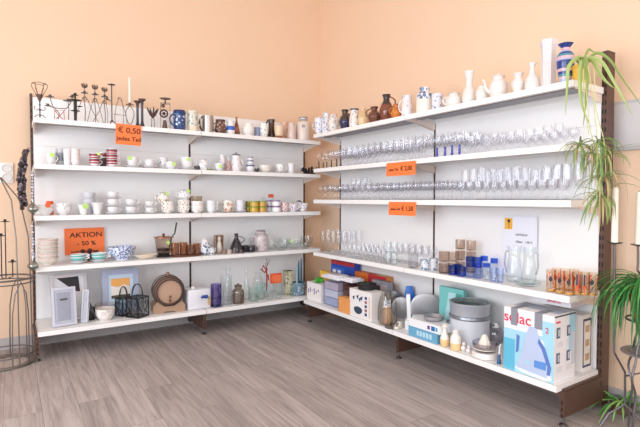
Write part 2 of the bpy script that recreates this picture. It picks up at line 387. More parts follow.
def profile(kind, r, h, open_=True, t=.0035):
    k, p = PROF[kind]; q = smooth_profile(p, 4) if k == 's' else dense(p, 4)
    q = [(a*r, b*h) for a, b in q]
    if open_ == 'thin': return q
    if open_:
        t = min(t, r*.2); inner = [(max(a-t, 0), b) for a, b in reversed(q) if a > t*1.2 and b > t*1.5]
        q = q + inner + [(0, inner[-1][1] if inner else t)]
    return q
def rad_at(kind, f):
    k, p = PROF[kind]; q = smooth_profile(p, 4) if k == 's' else dense(p, 4)
    best = min(q[1:], key=lambda a: abs(a[1]-f)+(0 if a[0] > .2 else 9)); return best[0]
def handle(kind, r, h, side=1, z0=.25, z1=.82, out=.55, tr=.0045):
    b = MB(); a0, a1 = rad_at(kind, z0)*r-.002, rad_at(kind, z1)*r-.002; o = r*out
    pts = []
    for i in range(11):
        t = i/10; zz = h*(z0+(z1-z0)*t); base = a0+(a1-a0)*t
        pts.append((side*(base+o*math.sin(PI*t)**.75), 0, zz+h*.03*math.sin(PI*t)))
    b.tube(pts, tr, 0, 6); return b
def bands(zs, h):
    """material index by height: zs = [(upper fraction, index), ...]"""
    def f(z):
        for top, i in zs:
            if z <= top*h+1e-6: return i
        return zs[-1][1]
    return f
def ware(name, label, cat, u, sh, px, w_, top, kind='mug', m=None, d=.1, hnd=0, spout=0, lid=None, bd=None, group=None, sticker=None, rz=None, p=None, z=0, h=None, tr=None, hout=.55, hz=(.25, .82), saucer_m=None, seg=18, hm=None, open_=True):
    q, s = at(u, sh, px, d); r = rpx(px, s, w_)
    if z: q.z += z
    H = h if h else height(q, top)
    ms = m if isinstance(m, list) else [m or M_porc]
    if any('thin' in x for x in ms): open_ = 'thin'
    body = MB(); lidh = .16*H if lid else 0; bh = H-lidh
    body.lathe(profile(kind, r, bh, open_), bands(bd, bh) if bd else 0, seg)
    if rz is None: rz = facing(q)+random.uniform(-.25, .25)
    simple = not (hnd or spout or lid or sticker)
    if simple: return tag(body.build(name, ms, None, q, rz), label, cat, group), q, r, H
    t = thing(name, label, cat, q, rz, group)
    body.build('body', ms, t)
    if hnd: handle(kind, r, bh, hnd, hz[0], hz[1], hout, tr or max(.0032, r*.09)).build('handle', hm or ms[0], t)
    if spout:
        b = MB(); a = rad_at(kind, .45)*r
        b.tube([(-hnd_s(hnd)*a*.9, 0, bh*.35), (-hnd_s(hnd)*(a+r*.3), 0, bh*.5), (-hnd_s(hnd)*(a+r*.55), 0, bh*.85), (-hnd_s(hnd)*(a+r*.75), 0, bh*.93)], [r*.22, r*.16, r*.1, r*.08], 0, 8)
        b.build('spout', ms[0], t)
    if lid:
        b = MB(); lr = rad_at(kind, 1)*r*1.04
        b.lathe(smooth_profile([(0, 0), (lr, 0), (lr*.95, lidh*.25), (lr*.5, lidh*.55), (lr*.15, lidh*.62), (lr*.22, lidh*.85), (0, lidh)], 3), 0, 14, (0, 0, bh+.001))
        b.build('lid', lid if lid is not True else ms[0], t)
    if sticker:
        b = MB(); col, sx_, sz_, dx = sticker; b.lathe([(0, 0), (.0125*sx_, 0), (.0125*sx_, .0008), (0, .0008)], 0, 14, (dx*r, -r*rad_at(kind, .85)-.0015, bh*sz_), axis='y')
        o = b.build('price_sticker', mat(col, .6), t); o['label'] = {'#b6e070': 'green round price sticker', '#f2662b': 'orange round price sticker'}.get(col, 'round price sticker')
    return t, q, r, H
def hnd_s(h): return h if h else 1
def plate(name, label, cat, q, r, m, z=0, h=.016, group=None):
    b = MB(); b.lathe(smooth_profile([(0, .002), (r*.5, .002), (r*.58, .004), (r*.8, h*.6), (r, h)], 3)+[(r-.002, h+.0015), (r*.78, h*.6+.003), (r*.55, .006), (0, .006)], 0, 20)
    return tag(b.build(name, m, None, (q.x, q.y, q.z+z)), label, cat, group)
G = '#b6e070'; O_ = '#f2662b'

# ------------------------------------------------------------ left unit, top shelf: candle holders
def wire_goblet():
    q, s = at('L', 1, 40, .10); H = height(q, 83)
    t = thing('candle_holder', 'iron candle holder with open wire petal cup and curled feet at shelf end', 'candle holder', q, facing(q))
    b = MB(); n = 6
    for k in range(n):
        a = 2*PI*k/n; c, s2 = math.cos(a), math.sin(a)
        pts = [(.004*c, .004*s2, H*.5), (.025*c, .025*s2, H*.7), (.05*c, .05*s2, H*.88), (.052*c, .052*s2, H*.96)]
        a2 = a+PI/n; pts += [(.038*math.cos(a2), .038*math.sin(a2), H), ]
        a3 = a+2*PI/n; pts += [(.052*math.cos(a3), .052*math.sin(a3), H*.96)]
        b.tube(pts, .0022, 0, 5)
    b.lathe([(0, H*.52), (.006, H*.52), (.026, H*.68), (.024, H*.68), (0, H*.56)], 0, 10)
    b.build('petal_cup', M_brz, t)
    b = MB(); b.tube([(0, 0, .01), (0, 0, H*.53)], .0045, 0, 6)
    for z in (.12, .25, .4): b.ball((0, 0, H*z), .008, 0, 8)
    for sg in (-1, 1):
        b.tube([(0, 0, H*.3), (sg*.02, 0, H*.25), (sg*.034, 0, H*.28), (sg*.036, 0, H*.34), (sg*.026, 0, H*.35)], .0028, 0, 5)
    b.build('stem', M_iron, t)
    b = MB()
    for k in range(3):
        a = 2*PI*k/3+.5; c, s2 = math.cos(a), math.sin(a)
        b.tube([(0, 0, H*.12), (.02*c, .02*s2, H*.13), (.04*c, .04*s2, H*.08), (.043*c, .043*s2, .006), (.03*c, .03*s2, .003), (.022*c, .022*s2, .012)], .003, 0, 5)
    b.build('foot', M_iron, t)
wire_goblet()
def drip_dish(b, c, r, cup=True):
    b.lathe([(0, 0), (r*.5, 0), (r, .004), (r, .006), (r*.5, .003), (0, .003)], 0, 12, c)
    if cup: b.lathe([(0, .003), (.008, .003), (.010, .02), (.008, .02), (.007, .006), (0, .006)], 0, 10, c)
def branching():
    q, s = at('L', 1, 59.5, .13); H = height(q, 94)
    t = thing('candelabra', 'black twisted wire candelabra with red wire legs beside the petal cup holder', 'candle holder', q, facing(q))
    b = MB()
    b.tube([(-.01, 0, H*.05), (.0, 0, H*.3), (-.045, 0, H*.55), (-.06, 0, H*.85)], .0032, 0, 6)
    b.tube([(-.09, .01, H*.62), (-.05, 0, H*.5), (.0, 0, H*.48), (.05, 0, H*.5), (.075, 0, H*.7), (.09, 0, H*.92)], .0032, 0, 6)
    b.tube([(.06, 0, .004), (.065, 0, H*.45), (.06, 0, H*.76)], .003, 0, 6)
    b.build('arm', M_iron, t)
    b = MB()
    for x0, x1 in ((-.04, .04), (.04, -.04)): b.tube([(x0, 0, .003), (x0*.2+x1*.2, 0, H*.2), (x1, 0, H*.45)], .0028, 0, 6)
    b.tube([(-.035, .02, .003), (-.03, .01, H*.4), (.03, .01, H*.43), (.035, .02, .003)], .0025, 0, 6)
    o = b.build('leg', mat('#b8324c', .4), t); o['label'] = 'red wire legs'
    for x, z, r in ((-.06, .85, .03), (-.075, .52, .024), (.06, .76, .036), (.09, .92, .022)):
        b = MB(); drip_dish(b, (x, 0, H*z), r); b.build('drip_dish', M_iron, t)
branching()
def post_holder():
    q, s = at('L', 1, 75.5, .08); H = height(q, 94)
    t = thing('candle_holder', 'thick black post candle holder with four flat round dishes', 'candle holder', q, facing(q))
    b = MB(); b.lathe([(0, 0), (.018, 0), (.018, .008), (.010, .012), (.012, H*.5), (.012, H*.78), (.006, H*.8), (.006, H*.94), (0, H*.94)], 0, 12); b.build('post', M_blk, t)
    for x, z, r in ((0, .76, .042), (0, .38, .034), (.03, .55, .02), (0, .94, .022)):
        b = MB(); drip_dish(b, (x, 0, H*z), r, z > .9); b.build('drip_dish', M_blk, t)
post_holder()
def flower_stand(px, top, name_label, arch, d, first=None):
    q, s = at('L', 1, px, d); H = height(q, top)
    t = thing('tealight_stand', name_label, 'candle holder', q, facing(q))
    b = MB()
    b.tube([(0, 0, .003), (.004, 0, H*.3), (-.004, 0, H*.6), (0, 0, H*.9)], .003, 0, 6)
    for a, c_, z in arch: b.tube([(0, .004, H*.66), (a*.3, .004, H*.6), (a*.75, .004, H*.35), (c_, .004, z*H)], .0022, 0, 5)
    b.ring((0, 0, H*.62), .014, .0022, 0, 14, 'y', 5)
    b.build('stem', M_iron, t)
    b = MB()
    for k in range(6):
        a = 2*PI*k/6+.3; c, s2 = math.cos(a), math.sin(a)
        b.tube([(.002*c, .002*s2, H*.89), (.014*c, .014*s2, H*.90), (.021*c, .021*s2, H*.95), (.016*c, .016*s2, H*.99)], [.004, .0055, .0045, .002], 0, 5)
    b.build('rose_cup', M_brz, t)
    b = MB(); drip_dish(b, (0, 0, H*.74), .027); b.build('drip_dish', M_iron, t)
flower_stand(85, 83, 'wire tealight stand with rose cup, tallest of the three in a row', [(.07, .1, .02), (-.06, -.07, .1)], .12)
flower_stand(95.4, 84.5, 'wire tealight stand with rose cup, middle of the three in a row', [(-.05, -.06, .03), (.05, .06, .05)], .15)
flower_stand(105, 87, 'wire tealight stand with rose cup, shortest of the three in a row', [(-.06, -.09, .1), (.03, .02, .02)], .18)
def pillar_holder():
    q, s = at('L', 1, 112, .07); H = height(q, 83.5)
    t = thing('candle_holder', 'tall slender iron candlestick with square pillar and small flat top', 'candle holder', q, facing(q))
    b = MB(); b.tube([(0, 0, .02), (0, 0, H-.01)], .0048, 0, 8)
    for k in range(3):
        a = 2*PI*k/3; b.tube([(0, 0, .04), (.018*math.cos(a), .018*math.sin(a), .02), (.028*math.cos(a), .028*math.sin(a), .003)], .004, 0, 6)
    b.build('stem', M_iron, t)
    b = MB(); drip_dish(b, (0, 0, H-.014), .03, False); b.tube([(0, 0, H-.012), (0, 0, H)], .004); b.build('drip_dish', M_iron, t)
    b = MB(); drip_dish(b, (-.035, 0, H*.6), .018); b.tube([(-.035, 0, H*.6), (0, 0, H*.58)], .003); b.build('side_cup', M_brz, t)
pillar_holder()
def loop_frame():
    q, s = at('L', 1, 119.5, .16); H = height(q, 97)
    b = MB()
    b.tube([(-.03, 0, .003), (-.035, 0, H*.35), (-.02, 0, H*.75), (.0, 0, H*.97), (.012, 0, H), (.02, 0, H*.9), (.034, 0, H*.5), (.03, 0, .003)], .002, 0, 5)
    b.tube([(.06, 0, .003), (.05, 0, H*.45), (.015, 0, H*.9), (-.005, 0, H), (-.015, 0, H*.92)], .002, 0, 5)
    b.tube([(-.045, 0, H*.42), (.055, 0, H*.4)], .002, 0, 5)
    b.tube([(-.03, -.03, .003), (-.03, 0, .005), (-.03, .03, .003)], .002); b.tube([(.06, -.03, .003), (.06, 0, .005), (.06, .03, .003)], .002)
    tag(b.build('wire_arch', M_iron, None, q, facing(q)), 'thin wire arch frame with curled top beside the tall iron candlestick', 'candle holder')
loop_frame()
def teardrop():
    q, s = at('L', 1, 130, .06); H = height(q, 104.5)
    t = thing('candle_holder', 'teardrop loop wire holder carrying a tall white candle', 'candle holder', q, facing(q))
    b = MB()
    for sg in (-1, 1): b.tube([(0, 0, H-.004), (sg*.028, 0, H*.72), (sg*.032, 0, H*.5), (sg*.018, 0, H*.2), (0, 0, .008)], .0032, 0, 6)
    b.build('loop', M_brz, t)
    b = MB(); b.lathe([(0, 0), (.03, 0), (.03, .004), (0, .006)], 0, 14); b.build('base', M_iron, t)
    b = MB(); drip_dish(b, (0, 0, H-.006), .03); b.build('drip_dish', M_brz, t)
    c = MB(); hh = height(q, 76)-H
    c.lathe([(0, 0), (.0085, 0), (.0075, hh*.9), (.004, hh*.97), (0, hh*.985)], 0, 10); c.tube([(0, 0, hh*.98), (.001, 0, hh+.004)], .0008, 1, 4)
    tag(c.build('candle', [M_wax, M_blk], None, (q.x, q.y, q.z+H+.0005), 0), 'tall white taper candle standing in the teardrop wire holder', 'candle')
teardrop()
for px, top, d, lab in ((142.3, 99, .07, 'dark turned candlestick, the taller of the pair'), (137.7, 101, .12, 'dark turned candlestick, the shorter of the pair behind')):
    q, s = at('L', 1, px, d); H = height(q, top); t = thing('candlestick', lab, 'candle holder', q, 0)
    b = MB(); b.lathe([(0, 0), (.022, 0), (.022, .006), (.014, .03), (.010, .05), (.0095, H*.78), (.013, H*.84), (.011, H*.9), (0, H*.9)], 0, 12); b.build('stem', mat('#4a4a58', .3, .7), t)
    b = MB(); b.lathe([(0, H*.9), (.012, H*.9), (.03, H*.97), (.03, H), (.012, H*.985), (0, H*.97)], 0, 14); b.build('cup', M_brz, t)
def lotus():
    q, s = at('L', 1, 153, .09); H = height(q, 107)
    t = thing('tealight_stand', 'low wire tealight stand with a spread lotus of leaves', 'candle holder', q, facing(q))
    b = MB()
    for sg in (-1, 1): b.tube([(sg*.012, 0, .003), (sg*.008, 0, H*.5)], .003, 0, 6)
    b.box((0, 0, .003), (.05, .04, .004)); b.build('stem', M_iron, t)
    for k in range(9):
        a = 2*PI*k/9; c, s2 = math.cos(a), math.sin(a); p = MB()
        p.tube([(0, 0, H*.48), (.018*c, .018*s2, H*.62), (.034*c, .034*s2, H*.8), (.05*c, .05*s2, H*(.92+.08*(k % 2)))], [.003, .008, .008, .001], 0, 5)
        p.build('petal', M_brz, t)
lotus()
def clock_lantern():
    q, s = at('L', 1, 165.5, .10); H = height(q, 98.5)
    t = thing('candle_holder', 'dark metal frame candle holder with a round rosette and broad dish', 'candle holder', q, facing(q))
    b = MB(); w2 = .038
    for x, y in ((-w2, -w2*.6), (w2, -w2*.6), (-w2, w2*.6), (w2, w2*.6)): b.tube([(x, y, 0), (x, y, H*.84)], .0025, 0, 4)
    for z in (.004, H*.84): b.tube([(-w2, -w2*.6, z), (w2, -w2*.6, z), (w2, w2*.6, z), (-w2, w2*.6, z)], .0025, 0, 4, True)
    b.build('frame', M_iron, t)
    b = MB(); b.lathe([(0, H*.84), (.006, H*.84), (.006, H*.96), (.046, H*.985), (.046, H), (0, H)], 0, 18); b.build('dish', M_brz, t)
    b = MB(); b.ring((-.012, -.03, H*.5), .03, .007, 0, 18, 'y'); b.ball((-.012, -.03, H*.5), .014)
    for k in range(6): a = k*PI/3; b.tube([(-.012, -.03, H*.5), (-.012+.03*math.cos(a), -.03, H*.5+.03*math.sin(a))], .003, 0, 4)
    b.build('rosette', mat('#4c2c2a', .4, .4), t)
    b = MB(); b.lathe([(0, .006), (.022, .006), (.018, H*.16), (.012, H*.3), (0, H*.3)], 0, 12, (-.005, 0, 0)); b.build('cup', M_brz, t)
    b = MB(); b.ball((-.018, -.01, H*.76), .017, 0, 10); b.build('knob', M_brz, t)
clock_lantern()

# ------------------------------------------------------------ left unit, top shelf: steins, mugs and jugs
bl_w = decor('#27477f', ['#dfe7f2', '#16305f'], 40, .36); M_navy = mat('#1f2f66', .2, coat=.4)
ware('beer_stein', 'tall blue stein with pale figures, first of the steins', 'mug', 'L', 1, 179.5, 12.5, 110.5, 'stein', [bl_w, M_navy], .09, hnd=-1, bd=[(.08, 1), (.88, 0), (1, 1)], tr=.007)
ware('beer_stein', 'white and green painted stein right of the blue one', 'mug', 'L', 1, 192.8, 11, 111, 'stein', [decor('#dcdcd0', ['#8a8f86', '#5f5a4c', '#c4b184'], 38, .36), mat('#e6d9c4', .3)], .09, hnd=1, bd=[(.3, 1), (1, 0)])
ware('tankard', 'plain brushed pewter tankard with dark brown handle', 'mug', 'L', 1, 208, 10.5, 116, 'mug', [mat('#b9b6b4', .3, .9), mat('#6d6462', .3, .9)], .08, hnd=-1, bd=[(.12, 1), (.9, 0), (1, 1)], tr=.008, hm=mat('#4a2722', .5), hz=(.1, .95))
ware('clay_mug', 'brown relief-patterned clay mug with dark rim', 'mug', 'L', 1, 220.5, 11, 120, 'slim', [decor('#6b4436', ['#c9bcb0', '#3a2520'], 45, .38), mat('#5a372c', .4)], .08, hnd=-1, bd=[(.15, 1), (.78, 0), (1, 1)])
ware('flask', 'small white bottle with round blue medallion', 'bottle', 'L', 1, 230.5, 8.5, 121, 'slim', [M_porc, mat('#3c66c4', .3)], .07, bd=[(.3, 0), (.62, 1), (1, 0)])
ware('figurine', 'slender reddish-brown clay bottle figure behind the blue medallion bottle', 'figurine', 'L', 1, 236.5, 6.5, 117, 'flask', [mat('#a9694f', .5), mat('#7d4c38', .5)], .13, bd=[(.25, 1), (.5, 0), (.8, 1), (1, 0)])
ware('flower_cup', 'white rounded cup with gold flower, right of the clay bottle', 'cup', 'L', 1, 248.5, 11, 123.5, 'pot', decor('#efece8', ['#d8c48a', '#8f9a86'], 60, .25), .07, hnd=-1)
ware('small_cup', 'tiny grey-blue cup wedged between two white cups', 'cup', 'L', 1, 257, 5.5, 127.5, 'mug', mat('#8b97b8', .3), .09)
ware('flower_mug', 'white mug with green leaf border beside dark pitcher', 'mug', 'L', 1, 264, 9, 124, 'cup', [decor('#eeeeea', ['#7d9a76', '#b0909a'], 55, .34), M_porc], .07, hnd=-1)
ware('pitcher', 'tall dark brown glazed pitcher on the top shelf', 'jug', 'L', 1, 271.5, 7.5, 119.5, 'slim', mat('#3f241f', .25, coat=.4), .19, hnd=-1, tr=.008, hz=(.3, .97))
ware('beige_cup', 'beige cup with brown foot beside the dark brown pitcher', 'cup', 'L', 1, 279, 9, 126, 'cup', [mat('#e4cdb0', .3), mat('#a4683f', .4)], .07, bd=[(.2, 1), (1, 0)])
ware('pink_jug', 'pale pink jug behind the beige cup', 'jug', 'L', 1, 284.5, 8, 122.5, 'slim', mat('#e3bda4', .35), .21, hnd=-1)
ware('pale_jug', 'pale grey-pink jug with handle next to the banded vase', 'jug', 'L', 1, 291.5, 8.5, 123.5, 'slim', mat('#dcc8bf', .35), .08, hnd=-1)
t, q, r, H = ware('stoneware_vase', 'cream stoneware vase with blue flower and two dark bands', 'vase', 'L', 1, 303.2, 13.5, 117.5, 'jar', [mat('#dccfc4', .35, coat=.3), mat('#3c3438', .3), mat('#8d8f9a', .3)], .08, bd=[(.22, 0), (.29, 1), (.37, 0), (.44, 1), (.84, 0), (.9, 2), (.94, 0), (1, 2)], sticker=('#dccfc4', .2, .5, 0))
b = MB()
for k in range(6):
    a = k*PI/3; b.ball((math.cos(a)*.011-.008, -r*.985, H*.58+math.sin(a)*.011), .0062, 0, 8, sy=.3)
b.build('flower_motif', mat('#27358f', .3), t)

# ------------------------------------------------------------ left unit, second shelf
M_gry = mat('#b9bcc2', .2, coat=.3); M_pink = mat('#e8dad6', .25, coat=.3)
fl1 = decor('#f1efee', ['#b6a0ad', '#8fa07c', '#cfa090'], 55, .3); fl2 = decor('#f1f0f0', ['#7f86b4', '#a9a4c8'], 60, .33, seed=2); fl3 = decor('#f2efec', ['#c8564a', '#7b8f55', '#d9a0a0'], 60, .32, seed=3)
redst = [M_porc, mat('#9f2f3c', .3), mat('#3a2226', .3)]
ware('green_tag_cup', 'white cup with green sticker, first on the second shelf', 'cup', 'L', 2, 50.5, 10, 153.5, 'cup', M_porc, .09, hnd=1, sticker=(G, 1.3, .85, .5))
ware('glass_mug', 'grey-banded glass mug behind the first white cup', 'mug', 'L', 2, 61, 10, 149, 'mug', [M_gry, mat('#8c9099', .2)], .16, bd=[(.25, 0), (.42, 1), (.6, 0), (.75, 1), (1, 0)])
ware('white_beaker', 'tall white beaker with dark-topped handle on the second shelf', 'cup', 'L', 2, 67.2, 7.5, 149.5, 'taper', M_porc, .07, hnd=1)
for k in range(3):
    ware('pink_bowl', 'pink-rimmed white bowl, %s of the stack of three' % ['bottom', 'middle', 'top'][k], 'bowl', 'L', 2, 75.3, 9.5, 0, 'cup', [M_porc, M_pink], .08, h=.062, z=.0335*k, bd=[(.7, 0), (1, 1)], group='stacked pink-rimmed bowls')
for px, n, lab in ((94.5, 2, 'left'), (112, 3, 'right')):
    for k in range(n):
        ware('striped_cup', 'red and white striped cup, %s of the %s stack' % ((['bottom', 'top'] if n == 2 else ['bottom', 'middle', 'top'])[k], lab), 'cup', 'L', 2, px, 10.5, 0, 'cup', redst, .08, h=.062, z=.041*k, bd=[(.35, 0), (.5, 1), (.66, 0), (.8, 1), (.9, 2), (1, 0)], hnd=1, group='red and white striped cups', sticker=(G, 1, .9, 1.0) if (n == 2 and k == 1) else None)
ware('dark_striped_cup', 'dark grey cup standing between the two striped stacks', 'cup', 'L', 2, 103, 8.5, 152.5, 'cup', [mat('#5a4a52', .3), redst[1], M_porc], .17, bd=[(.6, 0), (.75, 2), (.9, 1), (1, 2)])
def cup_saucer(sh, px, w_, top, label, m, hn=1, kind='cup', d=.10, sw=1.65, **k):
    q, s = at('L', sh, px, d)
    plate('saucer', 'saucer under ' + label[0], 'saucer', q, rpx(px, s, w_)*sw, m if not isinstance(m, list) else m[0])
    return ware('teacup', label[1], 'cup', 'L', sh, px, w_, top, kind, m, d, hnd=hn, z=.0075, **k)
cup_saucer(2, 132.5, 11, 157, ('the green-stickered white cup below the half euro sign', 'white cup with green sticker on a saucer below the half euro sign'), M_porc, sticker=(G, 1.4, .85, -.3))
cup_saucer(2, 149.5, 9.5, 160, ('the plain white cup between two stickered cups', 'plain white low cup on a wide saucer, no sticker'), M_porc, -1, sw=1.9)
ware('floral_cup', 'blue floral cup standing behind a green-stickered white cup', 'cup', 'L', 2, 163, 9, 158, 'cup', fl2, .17, hnd=-1)
ware('teacup', 'white cup with large green sticker at its right side', 'cup', 'L', 2, 171, 10.5, 162, 'cup', M_porc, .08, hnd=-1, sticker=(G, 1.3, .7, .45))
cup_saucer(2, 187, 12.5, 157.5, ('the big stickered cup before the middle upright', 'large white cup with green sticker before the middle upright'), M_porc, 1, sw=1.35, sticker=(G, 1.2, .8, .1))
ware('ashtray', 'small dark glass dish right of the middle upright', 'dish', 'L', 2, 197, 6, 166, 'taper', mat('#54504f', .2), .08)
ware('sugar_pot', 'white sugar pot with two lilac swirls and a lid', 'pot', 'L', 2, 203.5, 9.5, 158, 'pot', fl2, .08, lid=M_porc)
ware('salt_dish', 'tiny green and brown dish right of the sugar pot', 'dish', 'L', 2, 210, 6.5, 169, 'bowl', [mat('#8c7a52', .3), mat('#a8bf6a', .3)], .07, bd=[(.6, 0), (1, 1)])
ware('teacup', 'white cup with green sticker in front of lilac pitcher', 'cup', 'L', 2, 219.3, 9, 163.5, 'cup', M_porc, .06, hnd=-1, sticker=(G, 1.3, .6, .4))
ware('lilac_pitcher', 'slim lilac patterned pitcher behind a stickered cup', 'jug', 'L', 2, 222.5, 7, 155, 'slim', fl2, .17, hnd=-1)
ware('rose_jug', 'tiny rose and red figured jug on the second shelf', 'jug', 'L', 2, 228, 5.5, 161, 'slim', decor('#c9b0ac', ['#b0303a', '#705048'], 70, .35), .1, hnd=1)
ware('coffee_pot', 'tall white coffee pot with pink rose and grey lid', 'coffee pot', 'L', 2, 236, 9.5, 152.5, 'slim', [decor('#f0eff0', ['#c890a8'], 30, .22, seed=5)], .1, hnd=1, spout=1, lid=mat('#a5a5ad', .3, .6))
for k, (z, w_, h_) in enumerate(((0, 8.5, .066), (.058, 7, .052), (.1, 6, .045))):
    ware('blue_band_pot', ['white blue-banded pot, lowest of the stacked coffee set', 'white blue-banded pot, middle of the stacked coffee set', 'white blue-banded pot, topmost of the stacked coffee set'][k], 'pot', 'L', 2, 250.3, w_, 0, 'cup', [M_porc, mat('#454f7a', .3)], .1, h=h_, z=z, bd=[(.82, 0), (1, 1)], hnd=1 if k == 0 else -1)
ware('creamer', 'very small dark-handled creamer next to the cream bowl', 'jug', 'L', 2, 257, 4.5, 168.5, 'cup', mat('#3c3a3c', .3), .06)
ware('cream_bowl', 'plain cream-coloured straight bowl on the second shelf', 'bowl', 'L', 2, 265, 13, 165.5, 'cup', M_porcw, .1)
cup_saucer(2, 280, 9.5, 164.5, ('the rose cup right of the cream bowl', 'white cup with grey roses right of the cream bowl'), fl1, 1, sw=1.5)
ware('white_mug', 'plain white straight mug at the end of the second shelf', 'mug', 'L', 2, 291, 7.5, 163.5, 'taper', M_porc, .09, hnd=-1)
def iron_branch():
    q, s = at('L', 2, 309.5, .11); t = thing('candle_ring', 'black iron leaf branch candle ring lying at the shelf end', 'candle holder', q, 0)
    b = MB()
    for k in range(15):
        a = 2*PI*k/15; c, s2 = math.cos(a), math.sin(a)
        b.tube([(.05*c, .04*s2, .012), (.08*c, .06*s2, .045+.014*(k % 3)), (.105*c, .075*s2, .03+.022*(k % 2))], [.006, .013, .002], 0, 5)
    b.build('leaf', M_blk, t)
    b = MB(); b.ring((0, 0, .01), .052, .008, 0, 20); b.lathe([(0, .001), (.03, .001), (.034, .02), (.03, .02), (0, .008)], 0, 14); b.build('ring', M_blk, t)
iron_branch()

# ------------------------------------------------------------ left unit, third shelf
patt = decor('#f2f1f0', ['#55607a', '#7c8796'], 70, .3, seed=4)
for k in range(2):
    ware('serving_bowl', 'wide white bowl, %s of the pair under an orange sticker' % ['lower', 'upper'][k], 'bowl', 'L', 3, 46, 15, 0, 'bowl', M_porc, .1, h=.055, z=.026*k, sticker=(O_, 1.5, .9, .25) if k else None)
ware('orange_box', 'small orange carton lying behind the wide white bowls', 'box', 'L', 3, 50, 7, 201, 'cyl', mat('#ee6a38', .6), .24)
for k in range(2):
    ware('rimmed_bowl', 'white bowl with black dotted rim, %s one' % ['lower', 'upper'][k], 'bowl', 'L', 3, 63.5, 16, 0, 'bowl', [M_porc, patt], .1, h=.062, z=.028*k, bd=[(.72, 0), (1, 1)])
ware('flared_cup', 'flared white cup with big green sticker', 'cup', 'L', 3, 83.5, 11.5, 204.5, 'flare', M_porc, .08, sticker=(G, 1.7, .85, .1))
for k in range(3):
    ware('grey_bowl', 'pale grey bowl behind the green-stickered cup, %s of three' % ['bottom', 'middle', 'top'][k], 'bowl', 'L', 3, 89, 13, 0, 'bowl', mat('#d5d7de', .25, coat=.3), .2, h=.075, z=.05*k)
ware('flared_cup', 'plain flared white cup left of the tallest cup pile', 'cup', 'L', 3, 97.3, 13, 202.5, 'flare', M_porc, .1)
def pile(sh, px, w_, n, top, m, labs, cats='cup', d=.11, hn=1):
    q, s = at('L', sh, px, d); H = height(q, top); step = H/n
    for k in range(n):
        tag_s = (['lower', 'upper'] if n == 2 else ['bottom', 'middle', 'top'])[k]
        plate('saucer', 'saucer under the %s cup of %s' % (tag_s, labs), 'saucer', q, rpx(px, s, w_)*1.62, m, z=step*k)
        ware('stacked_cup', '%s cup of %s' % (tag_s, labs), cats, 'L', sh, px, w_, 0, 'cup', m, d, h=step-.010, z=step*k+.0075, hnd=hn)
pile(3, 113, 11, 3, 191.5, M_porc, 'the tallest plain white cup pile')
pile(3, 131, 11, 2, 199, M_porc, 'the white pile right of the tallest one')
pile(3, 150, 9, 2, 201, patt, 'the pile with grey dotted rims')
ware('teapot', 'white teapot with gold fruit and green sticker on two bowls', 'teapot', 'L', 3, 163.5, 11, 191, 'pot', decor('#f0eeea', ['#c79a3c', '#8aa04a', '#b06a30'], 42, .36, seed=6), .12, hnd=-1, lid=True, z=.085, h=.105, sticker=(G, 1.1, .95, .6))
for px, n in ((167.5, 2), (183.5, 2)):
    for k in range(n):
        ware('floral_bowl', 'floral bowl, %s of the pair %s' % (['lower', 'upper'][k], 'under the fruit teapot' if px < 175 else 'left of the middle upright'), 'bowl', 'L', 3, px, 12.5 if px < 175 else 12, 0, 'cup', decor('#f1eeea', ['#b98a70', '#7d8a58', '#a06a88'], 50, .34, seed=8), .1, h=.07, z=.034*k if px < 175 else .045*k)
ware('floral_teapot', 'lilac floral teapot with green sticker on the floral bowls', 'teapot', 'L', 3, 184.5, 12, 191, 'pot', fl2, .1, hnd=-1, lid=True, z=.118, h=.095, sticker=(G, 1.2, .95, .5))
ware('clear_bowl', 'empty beige glass bowl standing behind the middle upright cups', 'bowl', 'L', 3, 196, 12, 196, 'bowl', glass('#e6ded2', '#8d8070'), .22)
for k in range(2):
    ware('rose_cup', 'white cup with grey roses right of the upright, %s of two' % ['lower', 'upper'][k], 'cup', 'L', 3, 197, 12, 0, 'cup', fl1, .1, h=.065, z=.04*k)
for k in range(2):
    ware('plain_cup', 'plain bluish-white cup left of the orange flower cup, %s of two' % ['lower', 'upper'][k], 'cup', 'L', 3, 211, 9, 0, 'cup', mat('#e9edf2', .2, coat=.3), .1, h=.07, z=.04*k, hnd=1)
cup_saucer(3, 228, 9.5, 200.5, ('the orange flower cup', 'white cup with big orange flowers on a saucer'), decor('#f3ece4', ['#e0662c', '#c04420', '#8a9a50'], 32, .42, seed=3), 1, sw=1.5)
cup_saucer(3, 240, 8.5, 200, ('the tall bluish cup', 'tall bluish-white cup on a saucer beside yellow mugs'), mat('#e4e6f0', .2, coat=.3), -1, 'taper', sw=1.6)
M_must = mat('#c79a2e', .3, coat=.3)
for px, c, lab, wd, dd in ((248.6, '#7d7a2c', 'olive mug', 6, .16), (254.2, '#c9a434', 'yellow mug', 8.3, .07), (262.3, '#cc9c3a', 'mustard mug', 7.6, .07)):
    for k in range(2):
        ware('stacking_mug', '%s %s, %s of two' % ({'olive mug': 'dark', 'yellow mug': 'bright', 'mustard mug': 'warm'}[lab], lab, ['lower', 'upper'][k]), 'mug', 'L', 3, px, wd, 0, 'mug', [mat(c, .3, coat=.3), mat('#8a9a2c', .3)], dd, h=.052, z=.053*k, bd=[(.85, 0), (1, 1)], hnd=-1 if px > 250 else 0, group='yellow and olive stacking mugs')
for px, c, lab, dd, wd in ((269.5, '#d9dce4', 'violet-banded grey beaker', .15, 6), (276, '#f1f3f6', 'violet-banded white beaker', .08, 8.2)):
    for k in range(2):
        ware('banded_beaker', '%s, %s of two' % (lab, ['lower', 'upper'][k]), 'cup', 'L', 3, px, wd, 0, 'mug', [mat(c, .25, coat=.3), mat('#8d6f9c', .3)], dd, h=.056, z=.057*k, bd=[(.86, 0), (1, 1)])
